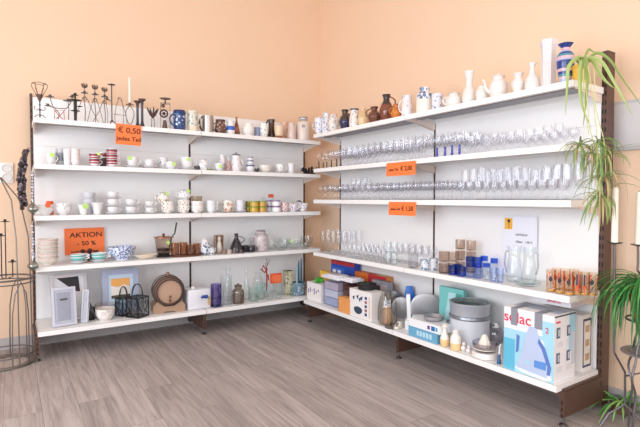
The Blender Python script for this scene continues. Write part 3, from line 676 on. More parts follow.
q, s = at('L', 3, 266, .16); b = MB(); b.box((0, 0, .011), (.1, .07, .02)); b.box((.035, 0, .04), (.04, .04, .034), 1)
tag(b.build('small_box', [mat('#c9d7dc', .5), mat('#e4572a', .5)], None, (q.x+.02, q.y+.0, q.z+.116), 0), 'pale blue packet with orange end on top of the beakers', 'box')
ware('berry_cup', 'small cup printed with red berries', 'cup', 'L', 3, 284.3, 7.5, 202.5, 'cup', decor('#efe6e4', ['#c23a3a', '#8a2a34'], 55, .42), .08, hnd=1)
ware('violet_cup', 'flared white cup with pink and violet flower, left of two', 'cup', 'L', 3, 293, 9.5, 203.5, 'flare', decor('#f3f1f3', ['#a07ab8', '#c05a8a'], 38, .3, seed=1), .07, hnd=1)
ware('violet_cup', 'flared white cup with violet flower nearest the shelf end', 'cup', 'L', 3, 303.2, 10.5, 203, 'flare', decor('#f3f1f3', ['#8a6ab0', '#c05a8a'], 38, .3, seed=2), .08, hnd=-1)
ware('dark_lid_pot', 'lilac pot with black knob behind the violet cups', 'pot', 'L', 3, 299, 8, 200, 'pot', [fl2], .19, lid=M_blk)

# ------------------------------------------------------------ left unit, fourth shelf
q, s = at('L', 4, 48, .11); rr = 10.5*s
labs = ['bottom', 'second from below', 'third from below', 'fourth from below', 'top']
for k in range(5):
    ware('cream_bowl', 'pink-edged cream bowl, %s in the tall pile at the shelf end' % labs[k], 'bowl', 'L', 4, 48, 20.5, 0, 'bowl', [M_porcw, mat('#d9c0b8', .3)], .12, h=.062, z=.034*k, bd=[(.8, 0), (.92, 1), (1, 0)])
def sign(name, label, q, w_, h_, rz, tilt, lines, col='#ff7e3e', textcol='#3a1710'):
    t = thing(name, label, 'sign', q, rz)
    b = MB(); b.box((0, 0, 0), (w_, .0015, h_)); o = b.build('card', mat(col, .55), t); o.rotation_euler = (tilt[0], tilt[1], 0)
    for tx, sz, x, z, *rest in lines:
        text(tx, sz, o, (x, -.0022, z), m=mat(textcol, .7), sx=rest[0] if rest else 1)
    return t
q, s = at('L', 4, 85, .295); Hs = height(q, 228); z1 = height(q, 254)
sign('discount_sign', 'orange card sign reading AKTION - 50 % against the back panel', Vector((q.x, q.y, q.z+(Hs+z1)/2)), wpx('L', 4, 85, 39.5, .295), Hs-z1, 0, (0, -.01), [('AKTION', .056, .012, .05, 1.15), ('- 50 %', .05, .012, -.02, 1.1), ('auf alles in diesem Regal', .021, .0, -.085, 1)])
M_teal = mat('#7cc6bf', .2, coat=.4)
for px, lab, d in ((78, 'first teal-banded soup bowl, under the orange sign', .10), (99, 'second teal-banded soup bowl, beside the blue bowl', .11)):
    q, s = at('L', 4, px, d); plate('saucer', 'white saucer under the ' + lab.split(',')[0], 'saucer', q, 9*s, M_porc, h=.018)
    for k in range(2):
        ware('soup_bowl', ('lower' if not k else 'upper')+' bowl of the '+lab, 'bowl', 'L', 4, px, 15, 0, 'bowl', [M_porc, M_teal], d, h=.042, z=.008+.02*k, bd=[(.35, 0), (.85, 1), (1, 0)], hnd=1, hz=(.5, .95))
q, s = at('L', 4, 90.5, .24); b = MB()
for k in range(16):
    a = random.uniform(0, 2*PI); rr = random.uniform(.005, .05); b.ball((rr*math.cos(a)*1.2, rr*math.sin(a)*.6, random.uniform(.03, .085)), random.uniform(.012, .02), k % 2, 8)
b.lathe([(0, 0), (.035, 0), (.05, .035), (.046, .035), (0, .01)], 1, 14, (0, 0, 0))
tag(b.build('dried_flower_bowl', [mat('#4a2836', .7), mat('#33262c', .6)], None, q, 0), 'dark bowl of dried purple blossoms behind the teal soup bowls', 'bowl')
ware('mosaic_bowl', 'large white bowl with dense blue mosaic pattern', 'bowl', 'L', 4, 122, 27, 246.5, 'bowl', [M_porc, decor('#e9eef6', ['#2c5aa8', '#4a7ac4', '#2a4a96'], 62, .52, seed=3)], .13, bd=[(.1, 0), (1, 1)], seg=28)
q, s = at('L', 4, 146, .10); b = MB(); rr = 11.5*s
b.lathe(smooth_profile([(0, .003), (rr*.5, .003), (rr*.8, .02), (rr, .034)], 3)+[(rr*.98, .037), (rr*.7, .018), (0, .009)], 0, 24, sx=1.05, sy=.6)
tag(b.build('shell_dish', mat('#e9dcca', .3), None, q, .2), 'shallow oval cream shell dish beside the glass pot', 'dish')
def fondue():
    q, s = at('L', 4, 163.8, .14); H = height(q, 234.5)
    t = thing('punch_pot', 'tapered glass pot with copper lid on a dark burner base', 'pot', q, 0)
    cop = mat('#b06a48', .25, .8)
    b = MB(); b.lathe([(0, 0), (.06, 0), (.062, .012), (.045, .02), (.05, .034), (0, .034)], 0, 20); b.build('burner', M_blk, t)
    b = MB(); b.lathe([(0, .036), (.055, .036), (.06, .05), (.072, H*.86)], 0, 22); b.build('glass_body', glass('#e2d6cc', '#7a6050'), t)
    b = MB(); b.lathe([(.0, .05), (.05, .05), (.055, .075), (0, .076)], 0, 18); b.build('dark_content', mat('#2a1c1c', .3), t)
    b = MB(); b.lathe([(0, H*.86), (.084, H*.86), (.084, H*.89), (.05, H*.93), (0, H*.94)], 0, 22); b.lathe([(0, H*.93), (.006, H*.93), (.013, H*1.03), (0, H*1.06)], 0, 10); b.build('lid', cop, t)
    b = MB(); b.lathe([(0, 0), (.016, 0), (.016, .001), (0, .001)], 0, 4, (.02, -.07, H*.66), sx=1, sy=1.3, axis='y'); o = b.build('price_sticker', mat(G, .6), t); o['label'] = 'green price sticker'
    b = MB(); hx = height(q, 223); b.tube([(.055, .03, .06), (.075, .03, H*.85), (.105, .03, H*1.02), (.122, .03, hx)], [.004, .004, .006, .006], 0, 6)
    tag(b.build('ladle', M_blk, None, q, 0), 'black ladle with curved handle leaning out of the copper-lidded pot', 'ladle')
fondue()
M_cop = [glass('#d8ae86', '#74492c', .12), mat('#a8693f', .25, .7)]
q, s = at('L', 4, 186.5, .10)
b = MB(); b.lathe([(0, 0), (15*s, 0), (16*s, .008), (15.6*s, .010), (14.7*s, .004), (0, .003)], 0, 30, sy=.5)
tag(b.build('oval_tray', mat('#8a5236', .3, .5), None, q, 0), 'oval copper-coloured tray carrying amber glass mugs', 'tray')
for px, d, top, lab in ((175, .11, 243, 'tall amber mug at the left end of the copper tray'), (183.5, .12, 242.5, 'amber mug standing second on the copper tray'), (190.5, .08, 245, 'amber mug in front on the copper tray'), (197, .11, 243.5, 'amber mug with handle at the right end of the copper tray')):
    ware('amber_mug', lab, 'mug', 'L', 4, px, 7.5, top, 'mug', M_cop[0], d, hnd=1 if px != 175 else 0, z=.012, hm=M_cop[0], tr=.004)
pit = decor('#e2e6ec', ['#1e2a4a', '#2f4474'], 34, .46)
ware('painted_pitcher', 'white pitcher with bold navy strokes right of the upright', 'jug', 'L', 4, 204.8, 10.5, 238.5, 'jug', [pit, M_porc], .11, hnd=1, bd=[(.75, 0), (1, 1)])
ware('painted_cup', 'small white and navy cup beside the navy-stroked pitcher', 'cup', 'L', 4, 212, 8, 248, 'bowl', pit, .06)
def figure_holder():
    q, s = at('L', 4, 219.3, .14); H = height(q, 235); t = thing('figurine', 'beige stoneware figure standing in an open box frame', 'figurine', q, 0)
    b = MB(); w2 = .038; m_ = mat('#a98f78', .6)
    b.box((0, .03, H/2), (2*w2, .006, H)); b.box((-w2, .012, H/2), (.007, .04, H)); b.box((w2, .012, H/2), (.007, .04, H)); b.box((0, .012, H-.004), (2*w2, .04, .007)); b.box((0, .006, .005), (2*w2+.01, .06, .009))
    b.build('frame', m_, t)
    b = MB(); b.lathe(smooth_profile([(0, .01), (.026, .01), (.03, H*.25), (.02, H*.55), (.011, H*.66), (.018, H*.78), (.012, H*.9), (0, H*.93)], 3), 0, 14, (0, -.002, 0)); b.build('body', mat('#d6cdc4', .5), t)
figure_holder()
ware('dark_carafe', 'black-brown pear-shaped carafe with round side handle', 'jug', 'L', 4, 236.4, 12.5, 233.5, 'flask', mat('#2e2730', .25, coat=.5), .13, hnd=1, hz=(.5, .85), hout=.75, tr=.004)
for px, d, c, lab in ((224.5, .07, '#8a6f60', 'tiny brown coffee beaker left of the small cups'), (229.3, .05, '#b9aca4', 'tiny pale coffee beaker in the row before the carafe'), (233.8, .06, '#7a6a66', 'tiny taupe coffee beaker before the carafe'), (241, .05, '#4a4348', 'tiny charcoal beaker right before the carafe')):
    ware('small_beaker', lab, 'cup', 'L', 4, px, 4.8, 249.5, 'mug', mat(c, .3, coat=.3), d)
for px, d, lab in ((245.5, .13, 'black small cup behind the patterned one'), (251.5, .08, 'black small cup with white pattern and ring handle')):
    ware('black_cup', lab, 'cup', 'L', 4, px, 7, 245.5, 'mug', decor('#26222a', ['#b8b4bc', '#3a3640'], 60, .3) if d < .1 else M_blk, d, hnd=1)
ware('ornate_vase', 'grey-pink relief vase with wide rim and side handle', 'vase', 'L', 4, 261, 13.5, 230, 'jar', [decor('#cfc4c6', ['#a294a0', '#b3a0a0'], 40, .4), mat('#9a8d94', .3)], .14, hnd=-1, bd=[(.92, 0), (1, 1)], hz=(.3, .7))
M_gl = glass(); M_gl2 = glass('#f8fbfb', '#b0babd', .07)
for px, d, w_, h_, z, kind, lab, st in ((272, .16, 11, .085, 0, 'cup', 'clear glass bowl right beside the grey-pink vase', None), (281, .08, 13, .05, 0, 'bowl', 'shallow clear bowl in the front of the glass dishes', None), (284, .22, 12, .10, 0, 'cup', 'deep clear bowl at the back panel', None),
        (294, .12, 15, .065, 0, 'bowl', 'wide clear salad bowl, lower of the nested pair', None), (294, .12, 14, .06, .03, 'bowl', 'wide clear salad bowl with green sticker, upper of the nested pair', (G, 1.1, .9, -.2)), (305, .08, 10, .06, 0, 'cup', 'faceted clear dish in front at the shelf end', None), (307, .20, 12, .11, 0, 'bowl', 'footed clear glass bowl at the back by the corner', None)):
    ware('glass_bowl', lab, 'bowl', 'L', 4, px, w_, 0, kind, M_gl2, d, h=h_, z=z, sticker=st)

# ------------------------------------------------------------ left unit, bottom shelf
def frame_obj(name, label, px, d, w_, h_, rim, m_rim, m_in, tilt, rz, prints=None, mat_w=0, m_mat=None):
    """standing picture frame leaning back"""
    q, s = at('L', 5, px, d); q.z += .0035; t = thing(name, label, 'picture frame', q, rz)
    b = MB(); y = 0
    for sg in (-1, 1): b.box((sg*(w_/2-rim/2), y, h_/2), (rim, .018, h_)); b.box((0, y, h_/2+sg*(h_/2-rim/2)), (w_-2*rim-.0004, .0178, rim))
    o = b.build('frame', m_rim, t); o.rotation_euler.x = -tilt
    b = MB(); b.box((0, .002, h_/2), (w_-2*rim, .006, h_-2*rim), 0)
    if mat_w: b.box((0, -.002, h_/2), (w_-2*rim-2*mat_w, .004, h_-2*rim-2*mat_w), 1)
    if prints: prints(b, w_, h_)
    p = b.build('picture', m_in, t); p.rotation_euler.x = -tilt
    b = MB(); b.box((0, h_*.27, h_*.36), (.05, .004, h_*.78), rx=.5); b.build('easel_back', mat('#6b6b70', .6), t)
    return t, q
M_sil = mat('#b9bdcb', .25, .35); M_sil2 = mat('#cfd3de', .25, .25)
def diag(b, w_, h_):
    b.prism([(-w_*.32, h_*.94), (w_*.28, h_*.94), (w_*.3, h_*.60), (w_*.16, h_*.62)], -.0032, -.0026, 2)
frame_obj('picture_frame', 'large silver picture frame with black diagonal mount, at the back', 71.5, .22, wpx('L', 5, 72, 38, .2), .36, .022, M_sil2, [mat('#e7e9ef', .3), mat('#f0f1f5', .3), mat('#23262e', .4)], .2, .2, diag)
frame_obj('picture_frame', 'silver picture frame with grey mount in front of the larger one', 65, .08, wpx('L', 5, 65, 25, .08), .285, .018, M_sil, [mat('#aab0c0', .25, .2), mat('#8f96a8', .2, .3)], .18, .12, None, .02)
t_, q_ = frame_obj('picture_frame', 'narrow silver frame standing turned beside the grey mounted frame', 84.5, .10, .055, .25, .012, M_sil2, [mat('#c5c8d4', .25, .3)], .12, -.75)
q, s = at('L', 5, 90.5, .19); b = MB(); b.lathe(smooth_profile([(0, 0), (.03, 0), (.034, .03), (.034, .08), (.024, .1), (0, .105)], 3), 0, 16)
tag(b.build('black_canister', M_blk, None, q, 0), 'small black rounded canister half hidden by the picture frames', 'canister')
ware('crackle_bowl', 'white crackled tealight bowl with flared glass rim', 'bowl', 'L', 5, 105.3, 19.5, 303.5, 'cup', [decor('#efece9', ['#d9cfca', '#e3dad6'], 30, .5), glass('#eeeae8', '#8f8a88')], .11, bd=[(.74, 0), (1, 1)], seg=24)
def landscape(b, w_, h_):
    b.prism([(-w_*.26, h_*.62), (w_*.26, h_*.62), (w_*.26, h_*.8), (-w_*.26, h_*.8)], -.0032, -.0026, 2)
    b.prism([(-w_*.26, h_*.42), (w_*.26, h_*.42), (w_*.26, h_*.6), (w_*.1, h_*.66), (-.02, h_*.6), (-w_*.26, h_*.65)], -.0040, -.0034, 3)
    b.prism([(-w_*.26, h_*.36), (w_*.26, h_*.36), (w_*.26, h_*.44), (-w_*.26, h_*.43)], -.0048, -.0042, 4)
frame_obj('picture_frame', 'blue-grey painted frame with an orange-sky landscape picture', 121.5, .215, wpx('L', 5, 121, 36, .25), .37, .042, mat('#a3abc6', .5), [mat('#b9cfe2', .5), mat('#b9cfe2', .5), mat('#e3a458', .5), mat('#e3dcd6', .5), mat('#454636', .5)], .12, .0, landscape)
def lantern(label, px, d, w_, top, rz):
    q, s = at('L', 5, px, d); Ht = height(q, top); a = w_; H = Ht*.60
    t = thing('lantern', label, 'lantern', q, rz); r = .0042
    b = MB(); cs = [(-a, -a), (a, -a), (a, a), (-a, a)]
    for x, y in cs: b.tube([(x, y, 0), (x, y, H)], r, 0, 4)
    for z in (.006, H): b.tube([(x, y, z) for x, y in cs], r*1.2, 0, 4, True)
    b.box((0, 0, .004), (2*a, 2*a, .004)); b.build('frame', M_blk, t)
    b = MB()
    for k in range(4):
        (x0, y0), (x1, y1) = cs[k], cs[(k+1) % 4]; P = lambda u_, v_: (x0+(x1-x0)*u_, y0+(y1-y0)*u_, v_*H)
        for sg in (0, 1):
            f = lambda u_: abs(sg-u_)
            b.tube([P(f(.5), .08), P(f(.25), .35), P(f(.06), .62), P(f(.1), .8), P(f(.25), .78), P(f(.28), .62)], .002, 0, 4)
        b.tube([P(.5, .98), P(.4, .75), P(.5, .5), P(.6, .75), P(.5, .98)], .002, 0, 4); b.tube([P(0, .1), P(.5, .45), P(1, .1)], .002, 0, 4)
    b.build('scrollwork', M_blk, t)
    b = MB()
    for ax in (0, 1):
        pts = []
        for i in range(13):
            u_ = PI*i/12; c = -math.cos(u_)*a*.95; zz = H+(Ht-H)*math.sin(u_)**.8
            pts.append((c, 0, zz) if ax == 0 else (0, c, zz))
        b.tube(pts, .0035, 0, 5)
    b.tube([(-a, 0, H), (a, 0, H)], .0035, 0, 4); b.tube([(0, -a, H), (0, a, H)], .0035, 0, 4)
    b.build('handle', M_blk, t)
    b = MB(); g = a*.93
    for k in range(4):
        (x0, y0), (x1, y1) = [(x*.92, y*.92) for x, y in (cs[k], cs[(k+1) % 4])]
        b.add([(x0, y0, .008), (x1, y1, .008), (x1, y1, H*.97), (x0, y0, H*.97)], [(0, 1, 2, 3)])
    b.build('glass_pane', glass('#eef3f6', '#9aa4ac', .12), t)
lantern('black scroll-work wire lantern with hoop handles, the larger front one', 137.5, .085, .060, 284, .62)
lantern('black scroll-work wire lantern partly hidden behind the larger one', 123.5, .19, .042, 286.5, .5)
def barrel():
    q, s = at('L', 5, 168, .15); H = height(q, 275); rz = -.12
    t = thing('wooden_barrel', 'small wooden spirit barrel with brass hoops lying on a cradle', 'barrel', q, rz)
    r = (H-.055)/2*1.02; zc = .05+r; Ln = .2; wd = mat('#927769', .5); hd = mat('#b5947e', .5); hp = mat('#4f3f3a', .4, .3)
    b = MB(); pr = smooth_profile([(r*.86, -Ln/2), (r*.96, -Ln*.25), (r, 0), (r*.96, Ln*.25), (r*.86, Ln/2)], 3); pr += [(r*.78, Ln/2), (r*.78, Ln/2-.012)]; b.lathe(pr, 0, 28, (0, 0, zc), axis='y'); b.build('stave', wd, t)
    b = MB(); b.lathe([(0, Ln/2-.014), (r*.79, Ln/2-.014), (r*.79, Ln/2-.01), (0, Ln/2-.01)], 0, 28, (0, 0, zc), axis='y'); b.build('head', hd, t); b = MB(); b.lathe([(0, -Ln/2+.01), (r*.8, -Ln/2+.01), (r*.8, -Ln/2+.014), (0, -Ln/2+.014)], 0, 28, (0, 0, zc), axis='y'); b.build('head', hd, t)
    b = MB(); b.ring((0, -Ln/2-.001, zc), r*.80, .006, 0, 30, 'y'); b.build('front_ring', hp, t)
    for y in (-.42, -.2, .2, .42):
        b = MB(); rr = r*(1-.14*(abs(y)/.5)**1.6)+.006; b.lathe([(rr, y*Ln-.009), (rr+.001, y*Ln+.009), (rr-.003, y*Ln+.009), (rr-.003, y*Ln-.009), (rr, y*Ln-.009)], 0, 28, (0, 0, zc), axis='y'); b.build('hoop', hp, t)
    b = MB(); b.lathe([(0, 0), (.014, 0), (.013, .028), (0, .03)], 0, 12, (0, 0, zc+r-.004)); b.build('bung', mat('#8d6b4e', .6), t)
    b = MB(); b.tube([(0, -Ln/2+.005, zc-r*.55), (0, -Ln/2-.035, zc-r*.6)], .008, 0, 8); b.tube([(0, -Ln/2-.03, zc-r*.6), (0, -Ln/2-.032, zc-r*.28)], .005, 0, 8); b.ball((0, -Ln/2-.032, zc-r*.26), .011); b.build('tap', mat('#7b4f38', .4), t)
    b = MB()
    for y in (-.07, .07):
        w2 = r*1.02; b.prism([(-w2, 0), (w2*-.35, 0), (-w2*.3, .012), (w2*.3, .012), (w2*.35, 0), (w2, 0), (w2, .06), (w2*.72, zc-r*.62), (w2*.3, zc-r*.96), (-w2*.3, zc-r*.96), (-w2*.72, zc-r*.62), (-w2, .06)], y-.012, y+.012)
    b.box((0, 0, .02), (.03, .14, .018)); b.build('cradle', mat('#a98a70', .55), t)
barrel()
def canister():
    q, s = at('L', 5, 196.5, .13); H = height(q, 288); t = thing('water_canister', 'white plastic water canister with blue tap and tan label', 'canister', q, .05)
    b = MB(); b.box((0, 0, H/2), (23*s, .15, H)); b.build('body', mat('#e6e7ee', .35), t, bevel=.012)
    b = MB(); b.tube([(.03, -.075, H*.62), (.03, -.10, H*.62)], .012, 0, 10); b.ball((.012, -.105, H*.62), .013); b.ball((.05, -.1, H*.62), .017); b.build('tap', mat('#1f3f9c', .3), t)
    b = MB(); b.box((.085, -.0765, H*.36), (.022, .002, .075)); b.build('label', mat('#c9a877', .5), t)
    b = MB(); b.lathe([(0, 0), (.018, 0), (.018, .016), (0, .018)], 0, 16, (-.03, 0, H)); b.build('cap', mat('#f4f4f6', .4), t)
canister()
def purple():
    q, s = at('L', 5, 216.2, .08); H = height(q, 284); r = 5.2*s
    t = thing('cylinder_vase', 'tall straight purple glass vase on a thick clear foot', 'vase', q, 0)
    b = MB(); b.lathe([(0, .012), (r*1.0, .012), (r, H)], 0, 26); b.build('body', glass('#a99ad6', '#5a4ea0', .08), t)
    b = MB(); b.lathe([(0, 0), (r*1.18, 0), (r*1.18, .006), (r*.9, .012), (0, .012)], 0, 26); b.build('foot', glass('#c9d4e4', '#66728a', .15), t)
purple()
cl = M_gl2
for px, d, w_, top, kind, m_, lab in (
    (226.2, .10, 10.5, 275, 'cyl', cl, 'tall square-shouldered clear vase right of the purple one'), (228, .24, 9, 268, 'bottle', cl, 'tall clear bottle vase by the back panel'),
    (246.5, .22, 7, 270, 'flask', cl, 'narrow clear decanter behind the brown bottle'), (253.5, .10, 9.5, 287, 'mug', glass('#eef7f4', '#b6cfc8', .06), 'pale green glass tumbler, left of two'),
    (261, .15, 8, 283, 'mug', glass('#eef7f4', '#bcd2cc', .06), 'pale green glass tumbler, right of two'), (258, .25, 9, 272, 'vase', cl, 'clear flared vase at the back left of the red branch'),
    (266.5, .22, 8.5, 283, 'vase', cl, 'clear vase holding the red branch'), (269.5, .09, 8, 284, 'taper', cl, 'tall clear beer glass left of the orange packet'),
    (278, .08, 8.5, 283.5, 'taper', cl, 'clear tall glass right below the orange packet'), (281.5, .22, 9.5, 279, 'cyl', cl, 'clear cylinder vase behind the tall glasses'),
    (294, .10, 7, 287, 'mug', glass('#eef3f6', '#a8b4bc', .07), 'clear cut tumbler left of the blue-tinted vase')):
    ware('glass_vase', lab, 'vase' if 'vase' in lab or 'bottle' in lab or 'decanter' in lab else 'glass', 'L', 5, px, w_, top, kind, m_, d)
ware('brown_bottle', 'round smoky brown bottle with a white star, stoppered', 'bottle', 'L', 5, 238.2, 11, 283, 'jar', [glass('#c9bcb2', '#75645a', .1)], .09, lid=glass('#c9c0b8', '#5a4d44', .14))
q, s = at('L', 5, 238.2, .09); b = MB()
q, s = at('L', 5, 266.5, .22); Hb = height(q, 258); t = thing('red_branch', 'curled red glass branch with brown twigs standing in a vase', 'decoration', (q.x, q.y, q.z+.06), 0)
b = MB(); hh = Hb-.06
b.tube([(0, 0, 0), (.005, 0, hh*.4), (.0, 0, hh*.62), (-.035, 0, hh*.78), (-.05, 0, hh*.64), (-.02, 0, hh*.55), (.01, 0, hh*.66)], .0075, 0, 7); b.tube([(0, 0, hh*.5), (.02, 0, hh*.45), (.025, 0, hh*.3)], .006, 0, 7)
b.tube([(-.05, 0, hh*.64), (-.07, 0, hh*.66)], .004, 0, 6); b.build('red_coil', mat('#a8202c', .2, coat=.4), t)
b = MB(); b.tube([(0, 0, hh*.6), (.008, 0, hh*.8), (.004, 0, hh)], .0035, 0, 5); b.tube([(.006, 0, hh*.75), (.03, 0, hh*.9), (.034, 0, hh*.97)], .003, 0, 5); b.tube([(0, 0, hh*.62), (-.01, 0, hh*.85)], .003, 0, 5); b.build('twig', mat('#6b4c40', .7), t)
q, s = at('L', 5, 276, .14); z0 = height(q, 283); z1 = height(q, 273.5); b = MB(); b.box((0, 0, 0), (11.5*s, .03, z1-z0)); b.box((0, -.0165, 0), (9.5*s, .002, (z1-z0)*.7), 1)
t = tag(b.build('orange_packet', [mat('#ea5a2c', .5), mat('#ef7a4a', .5)], None, (q.x, q.y, q.z+(z0+z1)/2), 0), 'orange candle packet resting across the tall clear glasses', 'packet')
q, s = at('L', 5, 287.8, .17); H = height(q, 271); t = thing('painted_flask', 'tall narrow carton with green and brown vine pattern', 'box', q, 0)
b = MB(); b.box((0, 0, H/2), (7*s, .05, H)); b.build('carton', decor('#c9c6a8', ['#5f7a3c', '#8a6a4c', '#e2e0d0'], 40, .46), t); b = MB(); b.box((0, 0, H+.003), (8*s, .056, .006)); b.build('lid', mat('#5a5a48', .5), t)
q, s = at('L', 5, 299, .12); r = 6.3*s; H = height(q, 285); ware('blue_tint_vase', 'bluish textured glass vase holding three slender blue candles', 'vase', 'L', 5, 299, 13, 282, 'mug', decor('#6f8898', ['#9fb4c4', '#4a6378', '#c6d2da'], 45, .42), .12, seg=22)
for dx, dy, tp, c in ((-.022, 0, 264, '#8fb0bc'), (.003, .012, 260, '#2f6478'), (.024, -.005, 258, '#1f4a66')):
    h_ = height(q, tp)-.02; b = MB(); b.lathe([(0, 0), (.009, 0), (.010, h_*.5), (.009, h_*.9), (.002, h_), (0, h_)], 0, 10)
    tag(b.build('blue_candle', mat(c, .3), None, (q.x+dx, q.y+dy, q.z+.02), 0), {264: 'pale blue slender candle, left in the bluish vase', 260: 'teal blue slender candle, middle in the bluish vase', 258: 'dark blue slender candle, tallest in the bluish vase'}[tp], 'candle')
# hanging half-euro sign at the top shelf
p1, s = at('L', 1, 128.5, -.012); zt, zb = height(p1, 124.5), height(p1, 145)
sign('price_sign', 'orange price card reading € 0,50 jedes Teil under the candlesticks', Vector((p1.x, p1.y, p1.z+(zt+zb)/2)), wpx('L', 1, 128.5, 25.5, 0), zt-zb, 0, (0, .03), [('€ 0,50', .062, .004, .032, 1.05), ('jedes Teil', .048, .004, -.035, 1.0)])

# ------------------------------------------------------------ right unit, top shelf
M_wh = mat('#e6e1de', .28, coat=.2); bw = decor('#e9ebf2', ['#6f86bc', '#8f9fca'], 45, .36); gw = decor('#ece6e2', ['#9a98a6', '#b9a7a0', '#7f93b4'], 42, .36, seed=5)
ware('blue_white_jug', 'blue-white floral jug at the far corner end of the top shelf', 'jug', 'R', 1, 318.8, 8, 118, 'cup', bw, .10, hnd=-1)
ware('blue_white_jug', 'tall pale blue-white jug second from the corner', 'jug', 'R', 1, 326, 8, 113.5, 'slim', bw, .15)
ware('grey_jug', 'squat white jug with blurred grey flowers beside the dark jug', 'jug', 'R', 1, 333.5, 10, 115, 'pot', gw, .10, hnd=1)
ware('cobalt_jug', 'dark brown jug with cobalt blue front', 'jug', 'R', 1, 345, 11.5, 110, 'jughi', [mat('#3c322c', .2, coat=.5), mat('#2d2f55', .2, coat=.5)], .10, hnd=1, bd=[(.12, 0), (.5, 1), (1, 0)], tr=.008)
ware('white_ewer', 'narrow white painted ewer right of the dark cobalt jug', 'jug', 'R', 1, 354.3, 10, 109, 'slim', [gw, mat('#5b5660', .3)], .11, hnd=1, bd=[(.93, 0), (1, 1)])
ware('beige_jug', 'beige and yellow jug left of the squat brown one', 'jug', 'R', 1, 363, 9.5, 109, 'pot', [mat('#e6cfa4', .3), mat('#d9b98e', .3)], .13, hnd=1, bd=[(.5, 0), (1, 1)])
ware('clay_jug', 'squat round brown clay jug with short neck', 'jug', 'R', 1, 374.3, 12.5, 107, 'jughi', mat('#6d4434', .3, coat=.3), .10, hnd=-1, hz=(.45, .9))
ware('clay_jug', 'tall glossy red-brown jug with dark neck and ring handle', 'jug', 'R', 1, 386.3, 13, 94.8, 'jughi', [mat('#7a3f2c', .2, coat=.6), mat('#3f3230', .3), mat('#5c3a50', .3)], .13, hnd=1, bd=[(.1, 2), (.64, 0), (1, 1)], hz=(.55, .93), hout=.6, tr=.006)
ware('orange_jug', 'small glazed orange jug in front of the tall red-brown one', 'jug', 'R', 1, 396.2, 10.5, 104.5, 'jughi', mat('#c8762c', .25, coat=.5), .08, hnd=-1, hz=(.4, .85))
ware('pale_pitcher', 'tall pale lilac-white pitcher right of the orange jug', 'jug', 'R', 1, 407, 11.5, 96, 'slim', decor('#e9e2e4', ['#b9bcd4', '#d3c4c8'], 30, .35), .11, hnd=-1, tr=.005)
ware('blue_rim_pot', 'cream pot with dark blue floral shoulder', 'pot', 'R', 1, 424.3, 15.5, 88, 'jar', [mat('#efe6dc', .3, coat=.3), decor('#dfe4ec', ['#2e4a78', '#4a6a98'], 34, .48)], .12, bd=[(.55, 0), (1, 1)], seg=24)
ware('blue_mug', 'white mug with dull blue pattern right of the cream pot', 'mug', 'R', 1, 437, 11, 94, 'stein', decor('#dfe2ec', ['#5f74a8', '#8c98b8'], 40, .36, seed=9), .12, hnd=1)
ware('white_sugar_pot', 'plain white round pot left of the tall gourd vase', 'pot', 'R', 1, 454, 16, 91.5, 'pot', M_wh, .12, hnd=-1, lid=True)
ware('gourd_vase', 'tall plain white vase with a bulging base and wide neck', 'vase', 'R', 1, 469, 13.5, 71.5, 'gourd', M_wh, .13)
ware('ribbed_pot', 'low white ribbed pot right of the tall gourd vase', 'pot', 'R', 1, 482, 12.5, 86.5, 'pot', M_wh, .12)
ware('white_teapot', 'white round teapot with tall round lid knob', 'teapot', 'R', 1, 498, 17.5, 73, 'pot', M_wh, .13, hnd=1, spout=1, lid=True)
ware('fluted_cup', 'white fluted flared vase between teapot and bottle vase', 'vase', 'R', 1, 518, 13, 73.5, 'urn', M_wh, .12)
ware('bottle_vase', 'white bottle vase with flared lip beside the hexagonal vase', 'vase', 'R', 1, 532, 14.5, 63, 'bottle', M_wh, .12)
t, q, r, H = ware('hexagonal_vase', 'tall white six-sided vase, largest on the top shelf', 'vase', 'R', 1, 548, 18, 40.5, 'hex', mat('#e4dddd', .3, coat=.2), .14, seg=6)
ware('striped_vase', 'blue, pink and teal striped baluster vase near the hanging plant', 'vase', 'R', 1, 565, 17.5, 44, 'vase', [mat('#233a86', .25, coat=.4), mat('#dcb4bf', .3, coat=.4), mat('#3f8a98', .3, coat=.4), mat('#aeb4d8', .3, coat=.4)], .10,
     bd=[(.07, 0), (.14, 3), (.19, 1), (.27, 2), (.33, 0), (.38, 1), (.42, 3), (.58, 0), (.63, 3), (.68, 1), (.73, 2), (.78, 0), (.82, 3), (.9, 1), (1, 0)], seg=26)

# ------------------------------------------------------------ right unit: rows of stemware
M_st = glass('#fdfdfe', '#aab0b5', .05, .05)
GOBLET = [(.030, 0), (.029, .015), (.008, .04), (.0045, .1), (.004, .46), (.012, .52), (.030, .62), (.036, .76), (.034, .9), (.030, 1)]
FAT = [(.029, 0), (.027, .012), (.010, .03), (.0085, .1), (.0075, .40), (.012, .47), (.030, .62), (.036, .76), (.034, .9), (.030, 1)]
WIDE = [(.031, 0), (.029, .015), (.008, .045), (.0045, .1), (.0045, .42), (.016, .48), (.036, .6), (.041, .76), (.040, 1)]
FLUTE = [(.030, 0), (.028, .012), (.007, .035), (.004, .08), (.004, .32), (.012, .38), (.024, .52), (.027, .72), (.024, 1)]
TULIP = [(.028, 0), (.026, .015), (.007, .045), (.004, .1), (.004, .5), (.014, .57), (.024, .68), (.025, .82), (.022, 1)]
def proto(name, pr, h, mats=None, stem_m=0, rgb=None):
    b = MB(); q = [(r, z*h) for r, z in pr]
    q = q[:4]+smooth_profile(q[3:], 2)[1:]
    ms = mats or [M_st]
    b.lathe([(0, 0)]+q[:1]+q[1:], (lambda z: 1 if z < .44*h else 0) if len(ms) > 1 else 0, 12)
    o = b.build(name, ms); return o
PROTOS = {}
